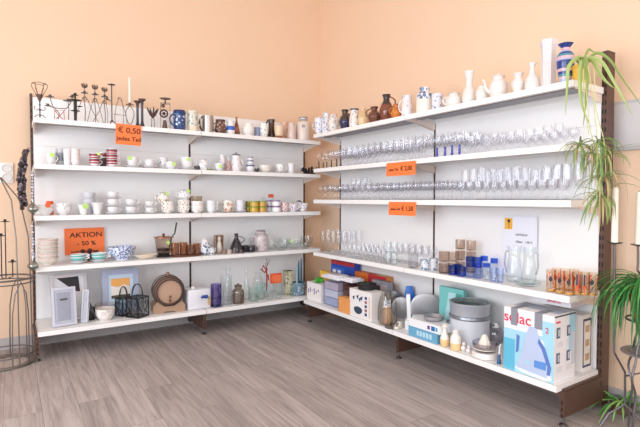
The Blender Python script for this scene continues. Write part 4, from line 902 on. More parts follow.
def put(kind, loc, label, cat, group, sc=1.0, name='wine_glass', mats=None, h=.17, pr=GOBLET):
    key = (kind, name)
    o = PROTOS.get(key)
    if o is None: o = PROTOS[key] = proto(name, pr, h, mats)
    else: o = o.copy(); C.objects.link(o)
    o.location = loc; o.scale = (sc*random.uniform(.97, 1.03),)*2+(sc*random.uniform(.96, 1.04),); o.rotation_euler.z = random.uniform(0, 6)
    return tag(o, label, cat, group)
xf = front('R', 2)
M_dst = mat('#3a2022', .25, coat=.3); M_bst = mat('#2f35a8', .2, coat=.3)
ystem = []
for px in (318.8, 323.3, 326.8, 331.4, 336.6, 340.7):
    q, s = at('R', 2, px, .055); ystem.append(q.y)
    put('dark', q, 'wine glass with dark brown stem in the front row at the corner', 'wine glass', 'dark-stemmed wine glasses', .66 if px in (326.8, 323.3) else .85, 'dark_stem_glass', [M_st, M_dst], .185, FAT)
for px in (437, 445, 452, 459.5):
    q, s = at('R', 2, px, .055); ystem.append(q.y)
    put('blue', q, 'wine glass with bright blue stem in the front row', 'wine glass', 'blue-stemmed wine glasses', .95, 'blue_stem_glass', [M_st, M_bst], .165, FAT)
y = 3.735; i = 0
while y > 1.37:
    for j, dx in enumerate((.05, .125, .2, .27)):
        yy = y+(.03 if j % 2 else 0)+random.uniform(-.004, .004)
        if j == 0 and min(abs(yy-a) for a in ystem) < .067: continue
        sc = .70 if y < 2.0 else .95
        kind = 'wide' if (i//4) % 2 else 'gob'
        put(kind, (xf+dx, yy, ZR[1]+.0012), 'clear wine glass in the packed rows on the second shelf of the glass unit' if kind == 'gob' else 'clear wide-bowled wine glass packed on the second shelf of the glass unit', 'wine glass', 'clear wine glasses on the second shelf' if kind == 'gob' else 'clear wide wine glasses on the second shelf', sc*(.92 if kind == 'wide' else 1)*(.92 if y < 2 else 1), 'wine_glass' if kind == 'gob' else 'wide_wine_glass', None, .185, GOBLET if kind == 'gob' else WIDE)
    y -= .076 if y > 2 else .058; i += 1
y = 3.735; i = 0
while y > 1.37:
    for j, dx in enumerate((.05, .125, .2, .27)):
        yy = y+(.03 if j % 2 else 0)+random.uniform(-.004, .004); loc = (xf+dx, yy, ZR[2]+.0012)
        if y < 2.12 and j >= 1: put('flute', loc, 'tall clear champagne flute on the third shelf near the hanging plant', 'champagne flute', 'champagne flutes on the third shelf', random.choice((.86, .93, 1.0)), 'champagne_flute', None, .205, FLUTE)
        elif 3.2 < y < 3.45 and j >= 2: put('hock', loc, 'taller clear wine glass at the back of the third shelf near the corner', 'wine glass', 'taller wine glasses on the third shelf', 1, 'tall_wine_glass', None, .19, TULIP)
        elif y < 2.12 : put('snif', loc, 'short clear wine glass in front of the champagne flutes', 'wine glass', 'short wine glasses before the flutes', .74, 'short_wine_glass', None, .155, WIDE)
        else: put('low', loc, 'clear low wine glass in the dense rows on the third shelf', 'wine glass', 'clear low wine glasses on the third shelf', 1.0, 'low_wine_glass', None, .135, GOBLET)
    y -= .08 if y > 2.12 else .062; i += 1
# fourth shelf
for i in range(5):
    for j in range(3):
        put('flute4', (xf+.05+.085*j, 3.70-.085*i+(.02 if j % 2 else 0), ZR[3]+.0012), 'tall champagne flute at the corner end of the fourth shelf', 'champagne flute', 'champagne flutes on the fourth shelf', 1, 'tall_flute', None, .215, FLUTE)
y = 3.26
while y > 2.80:
    for j in range(4):
        put('liq', (xf+.04+.07*j, y+(.02 if j % 2 else 0), ZR[3]+.0012), 'short clear liqueur glass in the middle left of the fourth shelf', 'liqueur glass', 'liqueur glasses on the fourth shelf', 1, 'liqueur_glass', None, .105, TULIP)
    y -= .064
PT = {}
def tumbler(name, m, h, r, loc, label, group=None, kind='taper', cat='glass'):
    key = (name, kind, h, r, m.name)
    if key in PT: o = PT[key].copy(); C.objects.link(o)
    else:
        b = MB(); b.lathe(profile(kind, r, h, 'thin'), 0, 16); b.lathe([(0, h*.07), (r*.72, h*.07)], 0, 16); o = PT[key] = b.build(name, m)
    o.location = loc; return tag(o, label, cat, group)
z4 = ZR[3]+.0012
for y_ in (2.77, 2.70, 2.63, 2.56, 2.49):
    for j in range(2):
        put('goblet4', (xf+.17+.075*j, y_, z4), 'clear stemmed goblet behind the tumblers at the middle upright', 'wine glass', 'goblets behind the stacked tumblers', .82, 'stemmed_goblet', None, .18, WIDE)
for k, y_ in enumerate((2.77, 2.70)):
    for j in range(2):
        tumbler('tumbler', M_gl2, .085, .032, (xf+.045, y_, z4+.09*j), 'clear tumbler stacked in pairs left of the dark-based glass', 'clear tumblers stacked in pairs', 'taper')
q, s = at('R', 4, 413, .05)
tumbler('dark_base_glass', glass('#f2f4f6', '#4a4f5c', .1), .11, .033, q, 'clear glass with dark grey outline, first in the tumbler group', kind='mug')
M_bp = decor('#dfe6ee', ['#4a7094', '#2e5a80', '#8fb0c4'], 50, .45)
q, s = at('R', 4, 425, .045); tumbler('patterned_glass', M_bp, .075, .034, q, 'tumbler with blue leaf pattern beside the dark-outlined glass', kind='taper')
q, s = at('R', 4, 434, .09); tumbler('patterned_glass', decor('#d9dde4', ['#5b6a88', '#39456a'], 45, .4), .085, .03, q, 'slate-blue flecked tumbler behind the blue leaf one', kind='taper')
M_smk = glass('#dccfc5', '#806c60', .08); M_smk2 = glass('#eadfd6', '#a08c7e', .08); M_blue = glass('#6fa4f2', '#2458d0', .08); M_ltb = glass('#e4ecfb', '#8099dc', .08)
for px, d, n, m_, h_, w_, lab in ((444, .045, 2, M_smk, .080, 10, 'smoky brown tumbler in front of the middle upright'), (453.5, .14, 2, M_smk2, .075, 10, 'pale smoky tumbler behind the blue ones'), (460, .21, 3, M_smk, .078, 9, 'smoky tumbler in the triple stack at the back'), (471, .23, 3, M_smk2, .077, 9, 'pale smoky tumbler in the right triple stack at the back')):
    q, s = at('R', 4, px, d)
    for k in range(n):
        tumbler('smoky_tumbler', m_, h_-.01, rpx(px, s, w_), (q.x, q.y, q.z+h_*k), lab+', '+(['lower', 'upper'] if n == 2 else ['bottom', 'middle', 'top'])[k]+' one', kind='mug')
for px, d, lab in ((453, .05, 'deep blue glass tumbler, left of the front pair'), (461.5, .05, 'deep blue glass tumbler, right of the front pair'), (457.5, .11, 'deep blue glass tumbler just behind the front pair')):
    q, s = at('R', 4, px, d); tumbler('blue_tumbler', M_blue, .062, 4.6*s, q, lab, kind='mug')
for px, d, lab in ((470, .06, 'first column'), (478, .07, 'second column')):
    q, s = at('R', 4, px, d)
    tumbler('cut_tumbler', M_ltb, .066, 4.4*s, q, 'clear cut tumbler carrying a blue one, '+lab, kind='mug')
    tumbler('blue_tumbler', M_blue, .066, 4.3*s, (q.x, q.y, q.z+.068), 'deep blue tumbler stacked on a cut one, '+lab, kind='mug')
for px, d, h_, lab in ((484, .16, .135, 'tall clear glass with bright blue rim, at the back left'), (486.5, .06, .105, 'tall clear glass with bright blue rim, in front left'), (494, .14, .13, 'tall clear glass with blue rim, back right')):
    t, q, r, H = ware('blue_rim_glass', lab, 'glass', 'R', 4, px, 7, 0, 'mug', [M_gl2, M_blue], d, h=h_, bd=[(.8, 0), (1, 1)]) if True else None
for px, d, lab in ((493, .05, 'faceted clear glass leftmost in the front group'), (500, .06, 'faceted clear glass beside the large glass jugs'), (478, .15, 'clear glass behind the stacked blue tumblers')):
    q, s = at('R', 4, px, d); tumbler('clear_tumbler', M_ltb, .085, .023, q, lab)
def carafe(px, d, w_, top, lab, hn):
    q, s = at('R', 4, px, d); H = height(q, top); r = rpx(px, s, w_); t = thing('glass_jug', lab, 'jug', q, facing(q))
    b = MB(); b.lathe(smooth_profile([(0, .002), (r*.8, .002), (r*.95, H*.1), (r*.9, H*.4), (r*.72, H*.7), (r*.8, H*.9), (r*.9, H)], 3), 0, 22); b.build('body', M_gl2, t)
    h = MB(); h.tube([(hn*r*.8, 0, H*.85), (hn*r*1.12, 0, H*.82), (hn*r*1.18, 0, H*.5), (hn*r*.95, 0, H*.25)], .005, 0, 6); h.build('handle', glass('#e2e6ea', '#8e969c', .15), t)
carafe(514, .15, 15, 246, 'large clear glass jug below the white notice, left one', -1); carafe(529, .17, 14, 247, 'large clear glass jug below the white notice, right one', 1)
q, s = at('R', 4, 527, .07)
for k in range(2):
    b = MB(); rr = .075; b.lathe([(0, .002), (rr*.5, .002), (rr*.9, .014), (rr, .022)], 0, 26)
    tag(b.build('glass_plate', M_gl2, None, (q.x+.005, q.y, q.z+.012*k), 0), 'clear glass plate before the jugs, %s of two' % ['lower', 'upper'][k], 'plate')
# white notice with orange picture
q, s = at('R', 4, 519, .300); zt, zb = height(q, 216), height(q, 251)
t = thing('notice', 'white paper notice with an orange silhouette picture on the panel', 'sign', (q.x, q.y, q.z+(zt+zb)/2), -PI/2)
wn, hn_ = 37*s, zt-zb
b = MB(); b.box((0, 0, 0), (wn, .001, hn_)); o = b.build('paper', mat('#eef0fa', .6), t)
b = MB(); b.box((-wn*.34, -.0012, hn_*.27), (wn*.24, .001, hn_*.33)); b.prism([(-wn*.38, hn_*.36), (-wn*.33, hn_*.40), (-wn*.28, hn_*.37), (-wn*.3, hn_*.3), (-wn*.335, hn_*.29)], -.0024, -.0018, 1); b.prism([(-wn*.335, hn_*.3), (-wn*.325, hn_*.3), (-wn*.328, hn_*.13), (-wn*.338, hn_*.13)], -.0024, -.0018, 2); b.prism([(-wn*.315, hn_*.3), (-wn*.308, hn_*.3), (-wn*.312, hn_*.15), (-wn*.319, hn_*.15)], -.0024, -.0018, 2)
b.build('picture', [mat('#f0b64a', .5), mat('#3a2418', .5), mat('#a8542c', .5)], t)
text('ANTIGUA', hn_*.085, t, (wn*.06, -.0012, hn_*-.04), m=mat('#3a3c4a', .7)); text('Gläser   1,00 €', hn_*.085, t, (wn*.13, -.0012, hn_*-.24), m=mat('#3a3c4a', .7))
# flamingo glasses
M_fl = glass('#fbf3e8', '#d8b890', .07)
def flamingo(px, d, col, n, lab):
    q, s = at('R', 4, px, d); H = .122; r = .0235; t = thing('highball_glass', lab, 'glass', q, facing(q))
    b = MB(); b.lathe([(0, .001), (r, .001), (r, H)], 0, 16); b.build('body', M_fl, t)
    b = MB(); b.lathe([(0, .002), (r*.95, .002), (r*.95, .012), (0, .012)], 0, 16); b.build('base', mat('#dfae5a', .2, coat=.4), t)
    b = MB()
    def arc_poly(pts, m_):   # wrap an outline around the glass wall
        rr = r+.0006; n_ = len(pts)
        b.add([(rr*math.sin(a), -rr*math.cos(a), z*H) for a, z in pts]+[((rr+.0005)*math.sin(a), -(rr+.0005)*math.cos(a), z*H) for a, z in pts], [tuple(range(n_)), tuple(range(2*n_-1, n_-1, -1))]+[(i, (i+1) % n_, n_+(i+1) % n_, n_+i) for i in range(n_)], m_)
    if col < 2:
        for a0 in (-1.6, -.1, 1.4):
            arc_poly([(a0-.45, .62), (a0-.1, .74), (a0+.4, .6), (a0+.3, .5), (a0-.1, .44), (a0-.4, .52)], 0)   # dark body
            arc_poly([(a0-.3, .62), (a0-.42, .84), (a0-.2, .93), (a0+.0, .88), (a0-.1, .82), (a0-.25, .84), (a0-.14, .64)], 1 if col == 0 else 2)   # neck
            arc_poly([(a0-.02, .5), (a0+.06, .5), (a0+.06, .14), (a0-.02, .14)], 0); arc_poly([(a0+.62, .8), (a0+.8, .76), (a0+.78, .2), (a0+.64, .25)], 1)
    else:
        for a0 in (-1.2, 0, 1.2):
            arc_poly([(a0-.22, .9), (a0+.12, .9), (a0+.12, .42), (a0-.22, .42)], 3); arc_poly([(a0-.3, .42), (a0+.2, .42), (a0+.14, .12), (a0-.24, .12)], 1); arc_poly([(a0+.2, .88), (a0+.36, .88), (a0+.36, .3), (a0+.2, .3)], 2)
    b.build('bird_print', [mat('#1d2030', .5), mat('#e4602c', .5), mat('#d8382c', .5), mat('#3a3350', .5)], t)
pos = [(551, .055, 0, 'leftmost in the front row'), (560, .05, 1, 'second from left in the front row'), (569, .045, 0, 'third from left in the front row'), (577, .085, 2, 'fourth from left, dark oblong pattern'), (584.5, .105, 2, 'fifth from left, dark oblong pattern'), (592.5, .13, 0, 'last at the right end of the row'),
       (556, .13, 1, 'in the back row behind the first two'), (565, .14, 0, 'in the back row behind the third'), (574, .17, 1, 'in the back row behind the oblong ones')]
for k, (px, d, c, lab) in enumerate(pos): flamingo(px, d, c, k, 'orange and black printed highball glass, '+lab)
# hanging price cards
for sh, px, pw, t0, t1, txt, ti in ((2, 401, 29, 162, 175.5, '€ 2,00', .06), (3, 402.3, 27, 202, 215.5, '€ 1,50', 0)):
    p, s = at('R', sh, px, -.012); zt, zb = height(p, t0), height(p, t1); dy = 1/ (abs(D.y*0+1))
    pl, _ = at('R', sh, px-pw/2, -.012); pr_, _ = at('R', sh, px+pw/2, -.012); wd = pl.y-pr_.y
    t = sign('price_sign', 'orange price card reading %s hanging from the %s shelf of glasses' % (txt, 'second' if sh == 2 else 'third'), Vector((p.x, (pl.y+pr_.y)/2, p.z+(zt+zb)/2)), wd, zt-zb, -PI/2, (0, ti*0), [('jedes Teil', .026, -wd*.24, -.004, 1), (txt, .046, wd*.2, .0, 1)])

# ------------------------------------------------------------ right unit, bottom shelf
RZ = -PI/2
def carton(name, label, px0, px1, d, dep, top, mats, prints=None, u='R', sh=5, cat='box', z=0, h=None, rz=RZ, lift_parts=None, wscale=1):
    """box whose front face runs parallel to the shelf front between image columns px0 and px1"""
    a, _ = at(u, sh, px0, d); c, _ = at(u, sh, px1, d); wd = abs(a.y-c.y)*wscale; p = (a+c)/2; p.z += z
    H = h if h else height(p, top)
    t = thing(name, label, cat, (p.x+dep/2, p.y, p.z), rz)
    b = MB(); b.box((0, 0, H/2), (wd, dep, H))
    if prints: prints(b, wd, dep, H)
    b.build('carton', mats, t)
    return t, p, wd, H
def rect(b, x0, x1, z0, z1, y, m): b.box(((x0+x1)/2, y-.0004, (z0+z1)/2), (abs(x1-x0), .0008, abs(z1-z0)), m)
M_card = mat('#f0eff2', .5)
# white package with green cloth
def pk(b, w_, d, H):
    for i in range(6): rect(b, -w_*.42+i*w_*.14, -w_*.36+i*w_*.14, H*(.35+.1*(i % 3)), H*(.6+.1*(i % 2)), -d/2, 1+i % 2)
t, p, wd, H = carton('paper_bag', 'white printed bag with red and blue marks at the corner end', 307, 321, .05, .11, 283, [mat('#efeaea', .6), mat('#b8566a', .6), mat('#5a7ab4', .6)], pk)
b = MB(); n = 26
for k in range(n):
    a = random.uniform(0, 2*PI); rr = random.uniform(0, .045); b.ball((rr*math.cos(a)*1.1, rr*math.sin(a), .012+random.uniform(0, .02)), random.uniform(.014, .022), 0, 8)
tag(b.build('green_cloth', mat('#4fae3c', .8), None, (p.x+.055, p.y, p.z+H+.001), 0), 'bunched bright green cloth on top of the white printed bag', 'cloth')
def stor(px0, px1, d, dep, top, lab, tint, lidm, fill):
    a, _ = at('R', 5, px0, d); c, _ = at('R', 5, px1, d); wd = a.y-c.y; p = (a+c)/2; H = height(p, top)
    t = thing('storage_box', lab, 'box', (p.x+dep/2, p.y, p.z), RZ)
    b = MB(); b.box((0, 0, H*.46), (wd*.92, dep*.92, H*.9)); b.build('body', glass(tint, '#c4c8d8', .05), t)
    b = MB(); b.box((0, 0, H*.95), (wd*1.05, dep*1.05, H*.1)); b.box((0, 0, H*1.01), (wd*.8, dep*.8, H*.05)); b.build('lid', lidm, t, bevel=.004)
    b = MB(); z = .004
    for i in range(3): b.box((0, 0, z+H*.13), (wd*.8, dep*.8, H*.24), i); z += H*.26
    b.build('contents', [mat(x, .6) for x in fill], t)
stor(322, 338, .05, .15, 276, 'clear storage box with white lid, the left one', '#f0f1f8', mat('#e9e8f0', .35), ['#b9c3dc', '#dfe3ee', '#cfc3cf'])
stor(341.8, 351.5, .085, .13, 279, 'dark brown storage box with white lid beside the clear one', '#e8dcd8', mat('#eceaf0', .35), ['#6d3a34', '#7a4840', '#5d3430'])
def bp_(b, w_, d, H):
    rect(b, -w_*.5, w_*.5, H*.90, H, -d/2, 3); rect(b, -w_*.46, w_*.1, H*.2, H*.82, -d/2-.0008, 1)
    for x in (-.34, -.12): b.prism([(w_*(x-.08), H*.75), (w_*(x+.08), H*.75), (w_*(x+.03), H*.4), (w_*(x+.06), H*.3), (w_*(x-.06), H*.3), (w_*(x-.03), H*.4)], -d/2-.0026, -d/2-.002, 2)
    rect(b, w_*.14, w_*.44, H*.3, H*.7, -d/2-.0008, 4)
carton('glassware_box', 'blue carton with white goblets pictured, standing at the back', 331, 354, .33, .07, 261.5, [mat('#2850b4', .5), mat('#3a6cd0', .5), mat('#e9eefa', .5), mat('#c8323a', .5), mat('#1c3c88', .5)], bp_)
carton('yellow_box', 'yellow carton standing behind the left storage box', 320, 334, .27, .05, 272, [mat('#f2c440', .5), mat('#e0862c', .5)], lambda b, w_, d, H: rect(b, -w_*.4, w_*.4, H*.1, H*.5, -d/2, 1))
carton('orange_bag', 'small orange paper carton with folded top at the shelf front', 338.5, 350, .005, .065, 298, [mat('#e8a05c', .55), mat('#c87a3c', .55)], lambda b, w_, d, H: (rect(b, -w_*.5, w_*.5, H*.86, H*.88, -d/2, 1), rect(b, -w_*.1, w_*.08, H*.68, H*.72, -d/2, 1)))
def kp(b, w_, d, H):
    for x, z in ((-.30, .72), (-.12, .78), (-.02, .70), (.06, .76)): b.prism([(w_*(x-.05), H*z), (w_*(x+.05), H*(z+.05)), (w_*(x+.02), H*(z-.10)), (w_*(x-.02), H*(z-.10))], -d/2-.0012, -d/2-.0004, 1)
    n = 18; b.prism([(w_*(-.10+.19*math.cos(2*PI*i/n)), H*(.30+(.17 if math.sin(2*PI*i/n) < 0 else .10)*math.sin(2*PI*i/n))) for i in range(n)], -d/2-.0012, -d/2-.0004, 2)
    for i in range(5): rect(b, w_*.20, w_*.30, H*(.14+i*.145), H*(.24+i*.145), -d/2, 3+i % 2)
    b.prism([(d*0+w_*.5+.0004, 0)]*0+[(w_*.38, H*.1), (w_*.42, H*.1), (w_*.42, H*.85), (w_*.38, H*.85)], -d/2-.0009, -d/2-.0004, 5)
t, p, wd, H = carton('printed_box', 'white square carton with printed dark blue bowl and cutlery pictures', 349.5, 371.5, .006, .13, 290.5, [mat('#eeebea', .55), mat('#27406c', .5), mat('#39485c', .5), mat('#23407a', .5), mat('#9a5a6a', .5), mat('#d9c0ae', .5)], kp)
def basket_bowl():
    q = Vector((p.x+.075, p.y+.01, p.z+H+.001)); r = .078
    t = thing('bread_basket', 'black round woven basket holding dark things, on the printed carton', 'basket', q, 0)
    b = MB(); b.lathe(smooth_profile([(0, 0), (r*.8, 0), (r*.95, .02), (r, .045)], 3)+[(r*.95, .045), (r*.86, .012), (0, .008)], 0, 24); b.ring((0, 0, .045), r*.97, .005, 0, 24); b.build('basket', mat('#221d22', .7), t)
    b = MB()
    for k in range(14): a = k*2.4; rr = .02+.0022*k; b.ball((rr*math.cos(a)*1.2, rr*math.sin(a)*1.2, .035), .018, k % 3 == 0, 8)
    b.build('filling', [mat('#2c2730', .7), mat('#3f5a38', .7)], t)
basket_bowl()
def slim_(b, w_, d, H):
    rect(b, -w_*.5, -w_*.05, H*.0, H, -d/2, 1); rect(b, -w_*.04, w_*.5, H*.0, H, -d/2, 2)
    for i in range(4): rect(b, -w_*.4+i*w_*.11, -w_*.34+i*w_*.11, H*.3, H*.7, -d/2-.0008, 3)
    for i in range(3): b.box((-w_*.3+i*w_*.3, 0, H+.0004), (w_*.2, d*.6, .0008), i+1)
carton('foil_box', 'long orange and red patterned carton lying at the back', 354, 386, .34, .07, 274, [mat('#e08a3a', .5), mat('#ea7a34', .5), mat('#c8343c', .5), mat('#f2d08a', .5)], slim_)
carton('grey_box', 'grey carton with dark round pictures behind the basket', 372, 388, .27, .05, 281, [mat('#9c9ca6', .5), mat('#4a4450', .5), mat('#c9bcc0', .5)], lambda b, w_, d, H: (rect(b, -w_*.4, w_*.0, H*.35, H*.85, -d/2, 1), rect(b, w_*.05, w_*.4, H*.4, H*.9, -d/2, 2)))
def ribbed():
    q, s = at('R', 5, 387.5, .08); H = height(q, 291); r = 9.5*s
    t = thing('ribbed_glass_jar', 'big ribbed clear glass jar standing beside the printed carton', 'jar', q, facing(q))
    b = MB(); b.lathe(smooth_profile([(0, .002), (r*.85, .002), (r, H*.15), (r*.98, H*.55), (r*.72, H*.85), (r*.5, H)], 3), 0, 28); b.build('body', glass('#f0eeea', '#a19e9a', .1), t)
    b = MB()
    for k in range(9):
        a = k*PI/8; b.tube([(r*math.cos(a)*1.0, -r*math.sin(a)*1.0, H*.1), (r*math.cos(a)*.99, -r*math.sin(a)*.99, H*.5), (r*math.cos(a)*.74, -r*math.sin(a)*.74, H*.84)], .0022, 0, 4)
    b.build('rib', glass('#d5d3d1', '#77757a', .15), t)
    b = MB(); b.lathe(smooth_profile([(0, .008), (r*.5, .008), (r*.55, H*.3), (r*.3, H*.5), (0, H*.6)], 3), 0, 14); b.build('contents', mat('#c8a07a', .5), t)
ribbed()
# round steel lids standing on edge
def disc_lid(label, px, d, w_, top, yaw, lean, m_, name='round_platter', z=0):
    q, s = at('R', 5, px, d); H = height(q, top); r = H/2
    t = thing(name, label, 'platter', (q.x, q.y, q.z), yaw)
    e = MB(); e.lathe(smooth_profile([(0, .012), (r*.5, .010), (r*.9, .004), (r, 0)], 3)+[(r, -.004), (r*.88, 0), (0, .008)], 0, 30, (0, 0, r*math.cos(lean)+.002), axis='y'); o = e.build('disc', m_, t); 
    k = MB()
    for i in range(5): k.ring((0, -.012, r), r*(.25+.13*i), .0012, 0, 26, 'y', 4)
    k.build('ring_groove', mat('#8f9096', .35, .6), t)
M_stl = mat('#bdbcc2', .35, .4); M_gst = mat('#b2b3b8', .35, .4)
disc_lid('round grey steel platter on edge left of the white slicer', 402, .29, 20, 297, -.8, .0, M_gst)
disc_lid('round grey mesh splatter screen standing at the back right of the slicer', 426, .32, 20, 293, -.75, .0, M_stl)
disc_lid('dark silver round tray leaning behind the ribbed glass jar', 391, .31, 19, 290, -.6, .0, mat('#8d8c92', .3, .7), 'steel_tray')
def slicer():
    q, s = at('R', 5, 414, .15); H = height(q, 294); t = thing('food_slicer', 'white plastic food slicer with upright arm beside the round platter', 'appliance', q, facing(q)); m_ = mat('#e6e8ea', .35)
    b = MB(); b.box((0, 0, .035), (.13, .10, .07)); b.box((.03, 0, .085), (.09, .08, .035)); b.build('base', m_, t, bevel=.006)
    b = MB(); b.prism([(-.05, .06), (-.02, .06), (-.03, H), (-.058, H*.98)], -.02, .02); b.build('arm', m_, t, bevel=.003)
    b = MB(); b.box((.02, -.045, .06), (.05, .02, .02)); b.build('slide', mat('#c9ccd2', .4), t, bevel=.003)
slicer()
q, s = at('R', 5, 408.5, .37); H = height(q, 286); t = thing('dustpan', 'bright blue plastic dustpan standing upright at the back', 'dustpan', q, facing(q))
b = MB(); b.prism([(-.045, 0), (.045, 0), (.05, H*.6), (.03, H), (-.02, H), (-.04, H*.6)], -.008, .008); b.build('pan', mat('#1f74d8', .35), t, bevel=.003); b = MB(); b.box((.03, -.02, H*.55), (.03, .03, .05)); b.build('handle', mat('#2b5fb0', .35), t)
q, s = at('R', 5, 392, .035); b = MB(); b.lathe(smooth_profile([(0, 0), (.05, 0), (.06, .01), (.062, .022)], 2)+[(.058, .022), (0, .01)], 0, 22, sy=.8); tag(b.build('glass_dish', glass('#dcdad6', '#7a7672', .15), None, q, 0), 'small clear oval dish in front of the ribbed jar', 'dish')
q, s = at('R', 5, 398, .055); t = thing('metal_scoop', 'small ivory kitchen gadget with crank before the platter', 'kitchen tool', q, .3)
b = MB(); b.box((0, 0, .012), (.07, .035, .022)); b.box((.02, 0, .035), (.03, .03, .026)); b.build('body', mat('#e9e2d2', .4), t, bevel=.004); b = MB(); b.tube([(-.03, 0, .02), (-.03, -.02, .05), (-.055, -.02, .055)], .004, 0, 6); b.build('crank', mat('#4a4448', .4), t)
def ob(b, w_, d, H): rect(b, w_*.1, w_*.18, H*.25, H*.7, -d/2, 1); rect(b, w_*.22, w_*.34, H*.2, H*.75, -d/2, 2); rect(b, w_*.36, w_*.42, H*.25, H*.7, -d/2, 3)
def bb(b, w_, d, H):
    for i in range(5): rect(b, -w_*.2+i*w_*.11, -w_*.12+i*w_*.11, H*.25, H*.75, -d/2, 1)
    b.box((w_/2+.0003, 0, H/2), (.0006, d*.7, H*.5), 2)
t1, p1, w1, H1 = carton('flat_box', 'flat light-blue carton lying under the white one at the shelf front', 408.5, 437, .008, .16, 0, [mat('#6aa9cc', .5), mat('#b9dcea', .5), mat('#3f80ac', .5)], bb, h=.068)
t2, p2, w2, H2 = carton('flat_box', 'flat white open carton stacked on the light-blue one', 409.5, 440, .008, .17, 0, [mat('#eef0f4', .5), mat('#7a3a8a', .5), mat('#2c6fb0', .5), mat('#3a9ac8', .5)], ob, z=.069, h=.055)
q = Vector((p2.x+.09, p2.y, p2.z+.0565)); b = MB(); b.lathe(smooth_profile([(0, 0), (.05, 0), (.07, .012), (.072, .03)], 2)+[(.066, .03), (.05, .008), (0, .006)], 0, 24, sx=1, sy=.85)
tag(b.build('grey_tray', mat('#a9a6aa', .35, .4), None, q, 0), 'shallow grey metal dish lying on the stacked flat cartons', 'dish')
def leaf(b, w_, d, H):
    b.prism([(-w_*.3, H*.1), (-w_*.05, H*.1), (w_*.2, H*.9), (-w_*.1, H*.9)], -d/2-.0012, -d/2-.0004, 1); rect(b, w_*.2, w_*.45, H*.1, H*.9, -d/2, 2)
t, p, wd, H = carton('folder', 'turquoise patterned flat carton leaning behind the steel pot', 439, 463, .30, .03, 288, [mat('#7fcfcc', .5), mat('#b9e6ee', .5), mat('#4fa49a', .5)], leaf)
def steamer():
    q, s = at('R', 5, 469.5, .22); H = height(q, 300); r = 19.5*s
    t = thing('stockpot', 'large silver-grey round pot with clear domed top ring', 'pot', q, facing(q))
    b = MB(); b.lathe([(0, 0), (r*.94, 0), (r*.98, .01), (r*.98, H*.58), (r, H*.6)]+[(r*.9, H*.6), (0, H*.6)], 0, 36); b.build('body', mat('#dde2ec', .35, .1), t)
    b = MB(); b.lathe([(r*1.0, H*.6), (r*1.04, H*.63), (r*1.02, H*.68), (r*.98, H*.69), (r*.98, H*.6)], 0, 36); b.build('rim', mat('#8e9198', .3, .6), t)
    b = MB(); b.lathe([(r*.97, H*.69), (r*1.0, H*.92), (r*1.03, H*.94), (r*1.03, H*.97), (r*.96, H*.97), (r*.92, H*.69)], 0, 36); b.build('top_ring', mat('#b4b8c2', .3, .3), t)
    b = MB(); b.lathe(smooth_profile([(0, H*1.0), (r*.5, H*.99), (r*.96, H*.93)], 3), 0, 36); b.lathe([(0, H), (r*.16, H), (r*.16, H*1.015), (0, H*1.02)], 0, 16); b.build('glass_lid', glass('#dde6df', '#9aa8a0', .22, .12), t)
    b = MB(); b.lathe([(0, H*.72), (r*.85, H*.72), (r*.85, H*.78), (0, H*.78)], 0, 24); b.build('insert', mat('#a9b19c', .4, .3), t)
    for sg in (-1, 1):
        b = MB(); b.tube([(sg*r*.97, -.03, H*.45), (sg*(r+.018), -.02, H*.46), (sg*(r+.018), .02, H*.46), (sg*r*.97, .03, H*.45)], .005, 0, 6); b.build('handle', mat('#77797f', .35, .5), t)
steamer()
for px, d, w_, top, lab in ((444.8, .035, 9.5, 323, 'small white bottle-shaped shaker with yellow base, left of two'), (455.5, .03, 10, 328.5, 'small white egg-shaped shaker with yellow base, right of two')):
    ware('shaker', lab, 'shaker', 'R', 5, px, w_, top, 'bottle' if px < 450 else 'jar', [mat('#efcf96', .35), mat('#f4efe8', .3)], d, bd=[(.35, 0), (1, 1)], lid=mat('#f2ece4', .3))
q, s = at('R', 5, 447.5, .105); b = MB(); b.box((0, 0, .055), (.04, .03, .11)); b.box((0, -.0155, .085), (.034, .001, .035), 1); b.box((0, -.0155, .035), (.034, .001, .03), 2)
tag(b.build('small_carton', [mat('#c9b9a8', .5), mat('#3a2a34', .5), mat('#35527a', .5)], None, q, RZ), 'small dark printed carton behind the two shakers', 'box')
for px, d, sz, lab in ((463.5, .05, .016, 'tiny white china figure beside the shakers, left'), (468.3, .04, .014, 'tiny white china figure beside the juicer, right')):
    q, s = at('R', 5, px, d); b = MB(); b.ball((0, 0, sz*1.1), sz*1.1); b.ball((0, -.003, sz*2.7), sz*.75); b.ball((sz*.5, 0, sz*3.4), sz*.25); b.ball((-sz*.5, 0, sz*3.4), sz*.25)
    tag(b.build('china_figure', mat('#e9e2e0', .3), None, q, 0), lab, 'figurine')
def juicer():
    q, s = at('R', 5, 484.5, .07); r = 12*s; t = thing('citrus_juicer', 'white citrus juicer with clear bowl at the shelf front', 'juicer', q, facing(q)); H = height(q, 334)
    b = MB(); b.lathe(smooth_profile([(0, 0), (r*.9, 0), (r, .01), (r*.95, .034)], 3)+[(0, .036)], 0, 28); b.build('base', mat('#f0ebe6', .35), t)
    b = MB(); b.lathe(smooth_profile([(0, .038), (r*.6, .038), (r*.9, .055), (r*.98, .09)], 3), 0, 28); b.build('bowl', glass('#c9c4cc', '#6a646e', .15), t)
    b = MB(); b.lathe([(0, .05), (r*.9, .05), (r*.9, .058), (0, .058)], 0, 24)
    n = 10; pr = smooth_profile([(r*.5, .06), (r*.42, .085), (r*.2, H*.93), (0, H)], 3); b.lathe(pr, 0, 20)
    for k in range(n): a = 2*PI*k/n; b.tube([(r*.52*math.cos(a), r*.52*math.sin(a), .06), (r*.40*math.cos(a), r*.40*math.sin(a), .09), (r*.15*math.cos(a), r*.15*math.sin(a), H*.95)], .003, 0, 5)
    b.build('reamer', mat('#f4ece0', .35), t)
juicer()
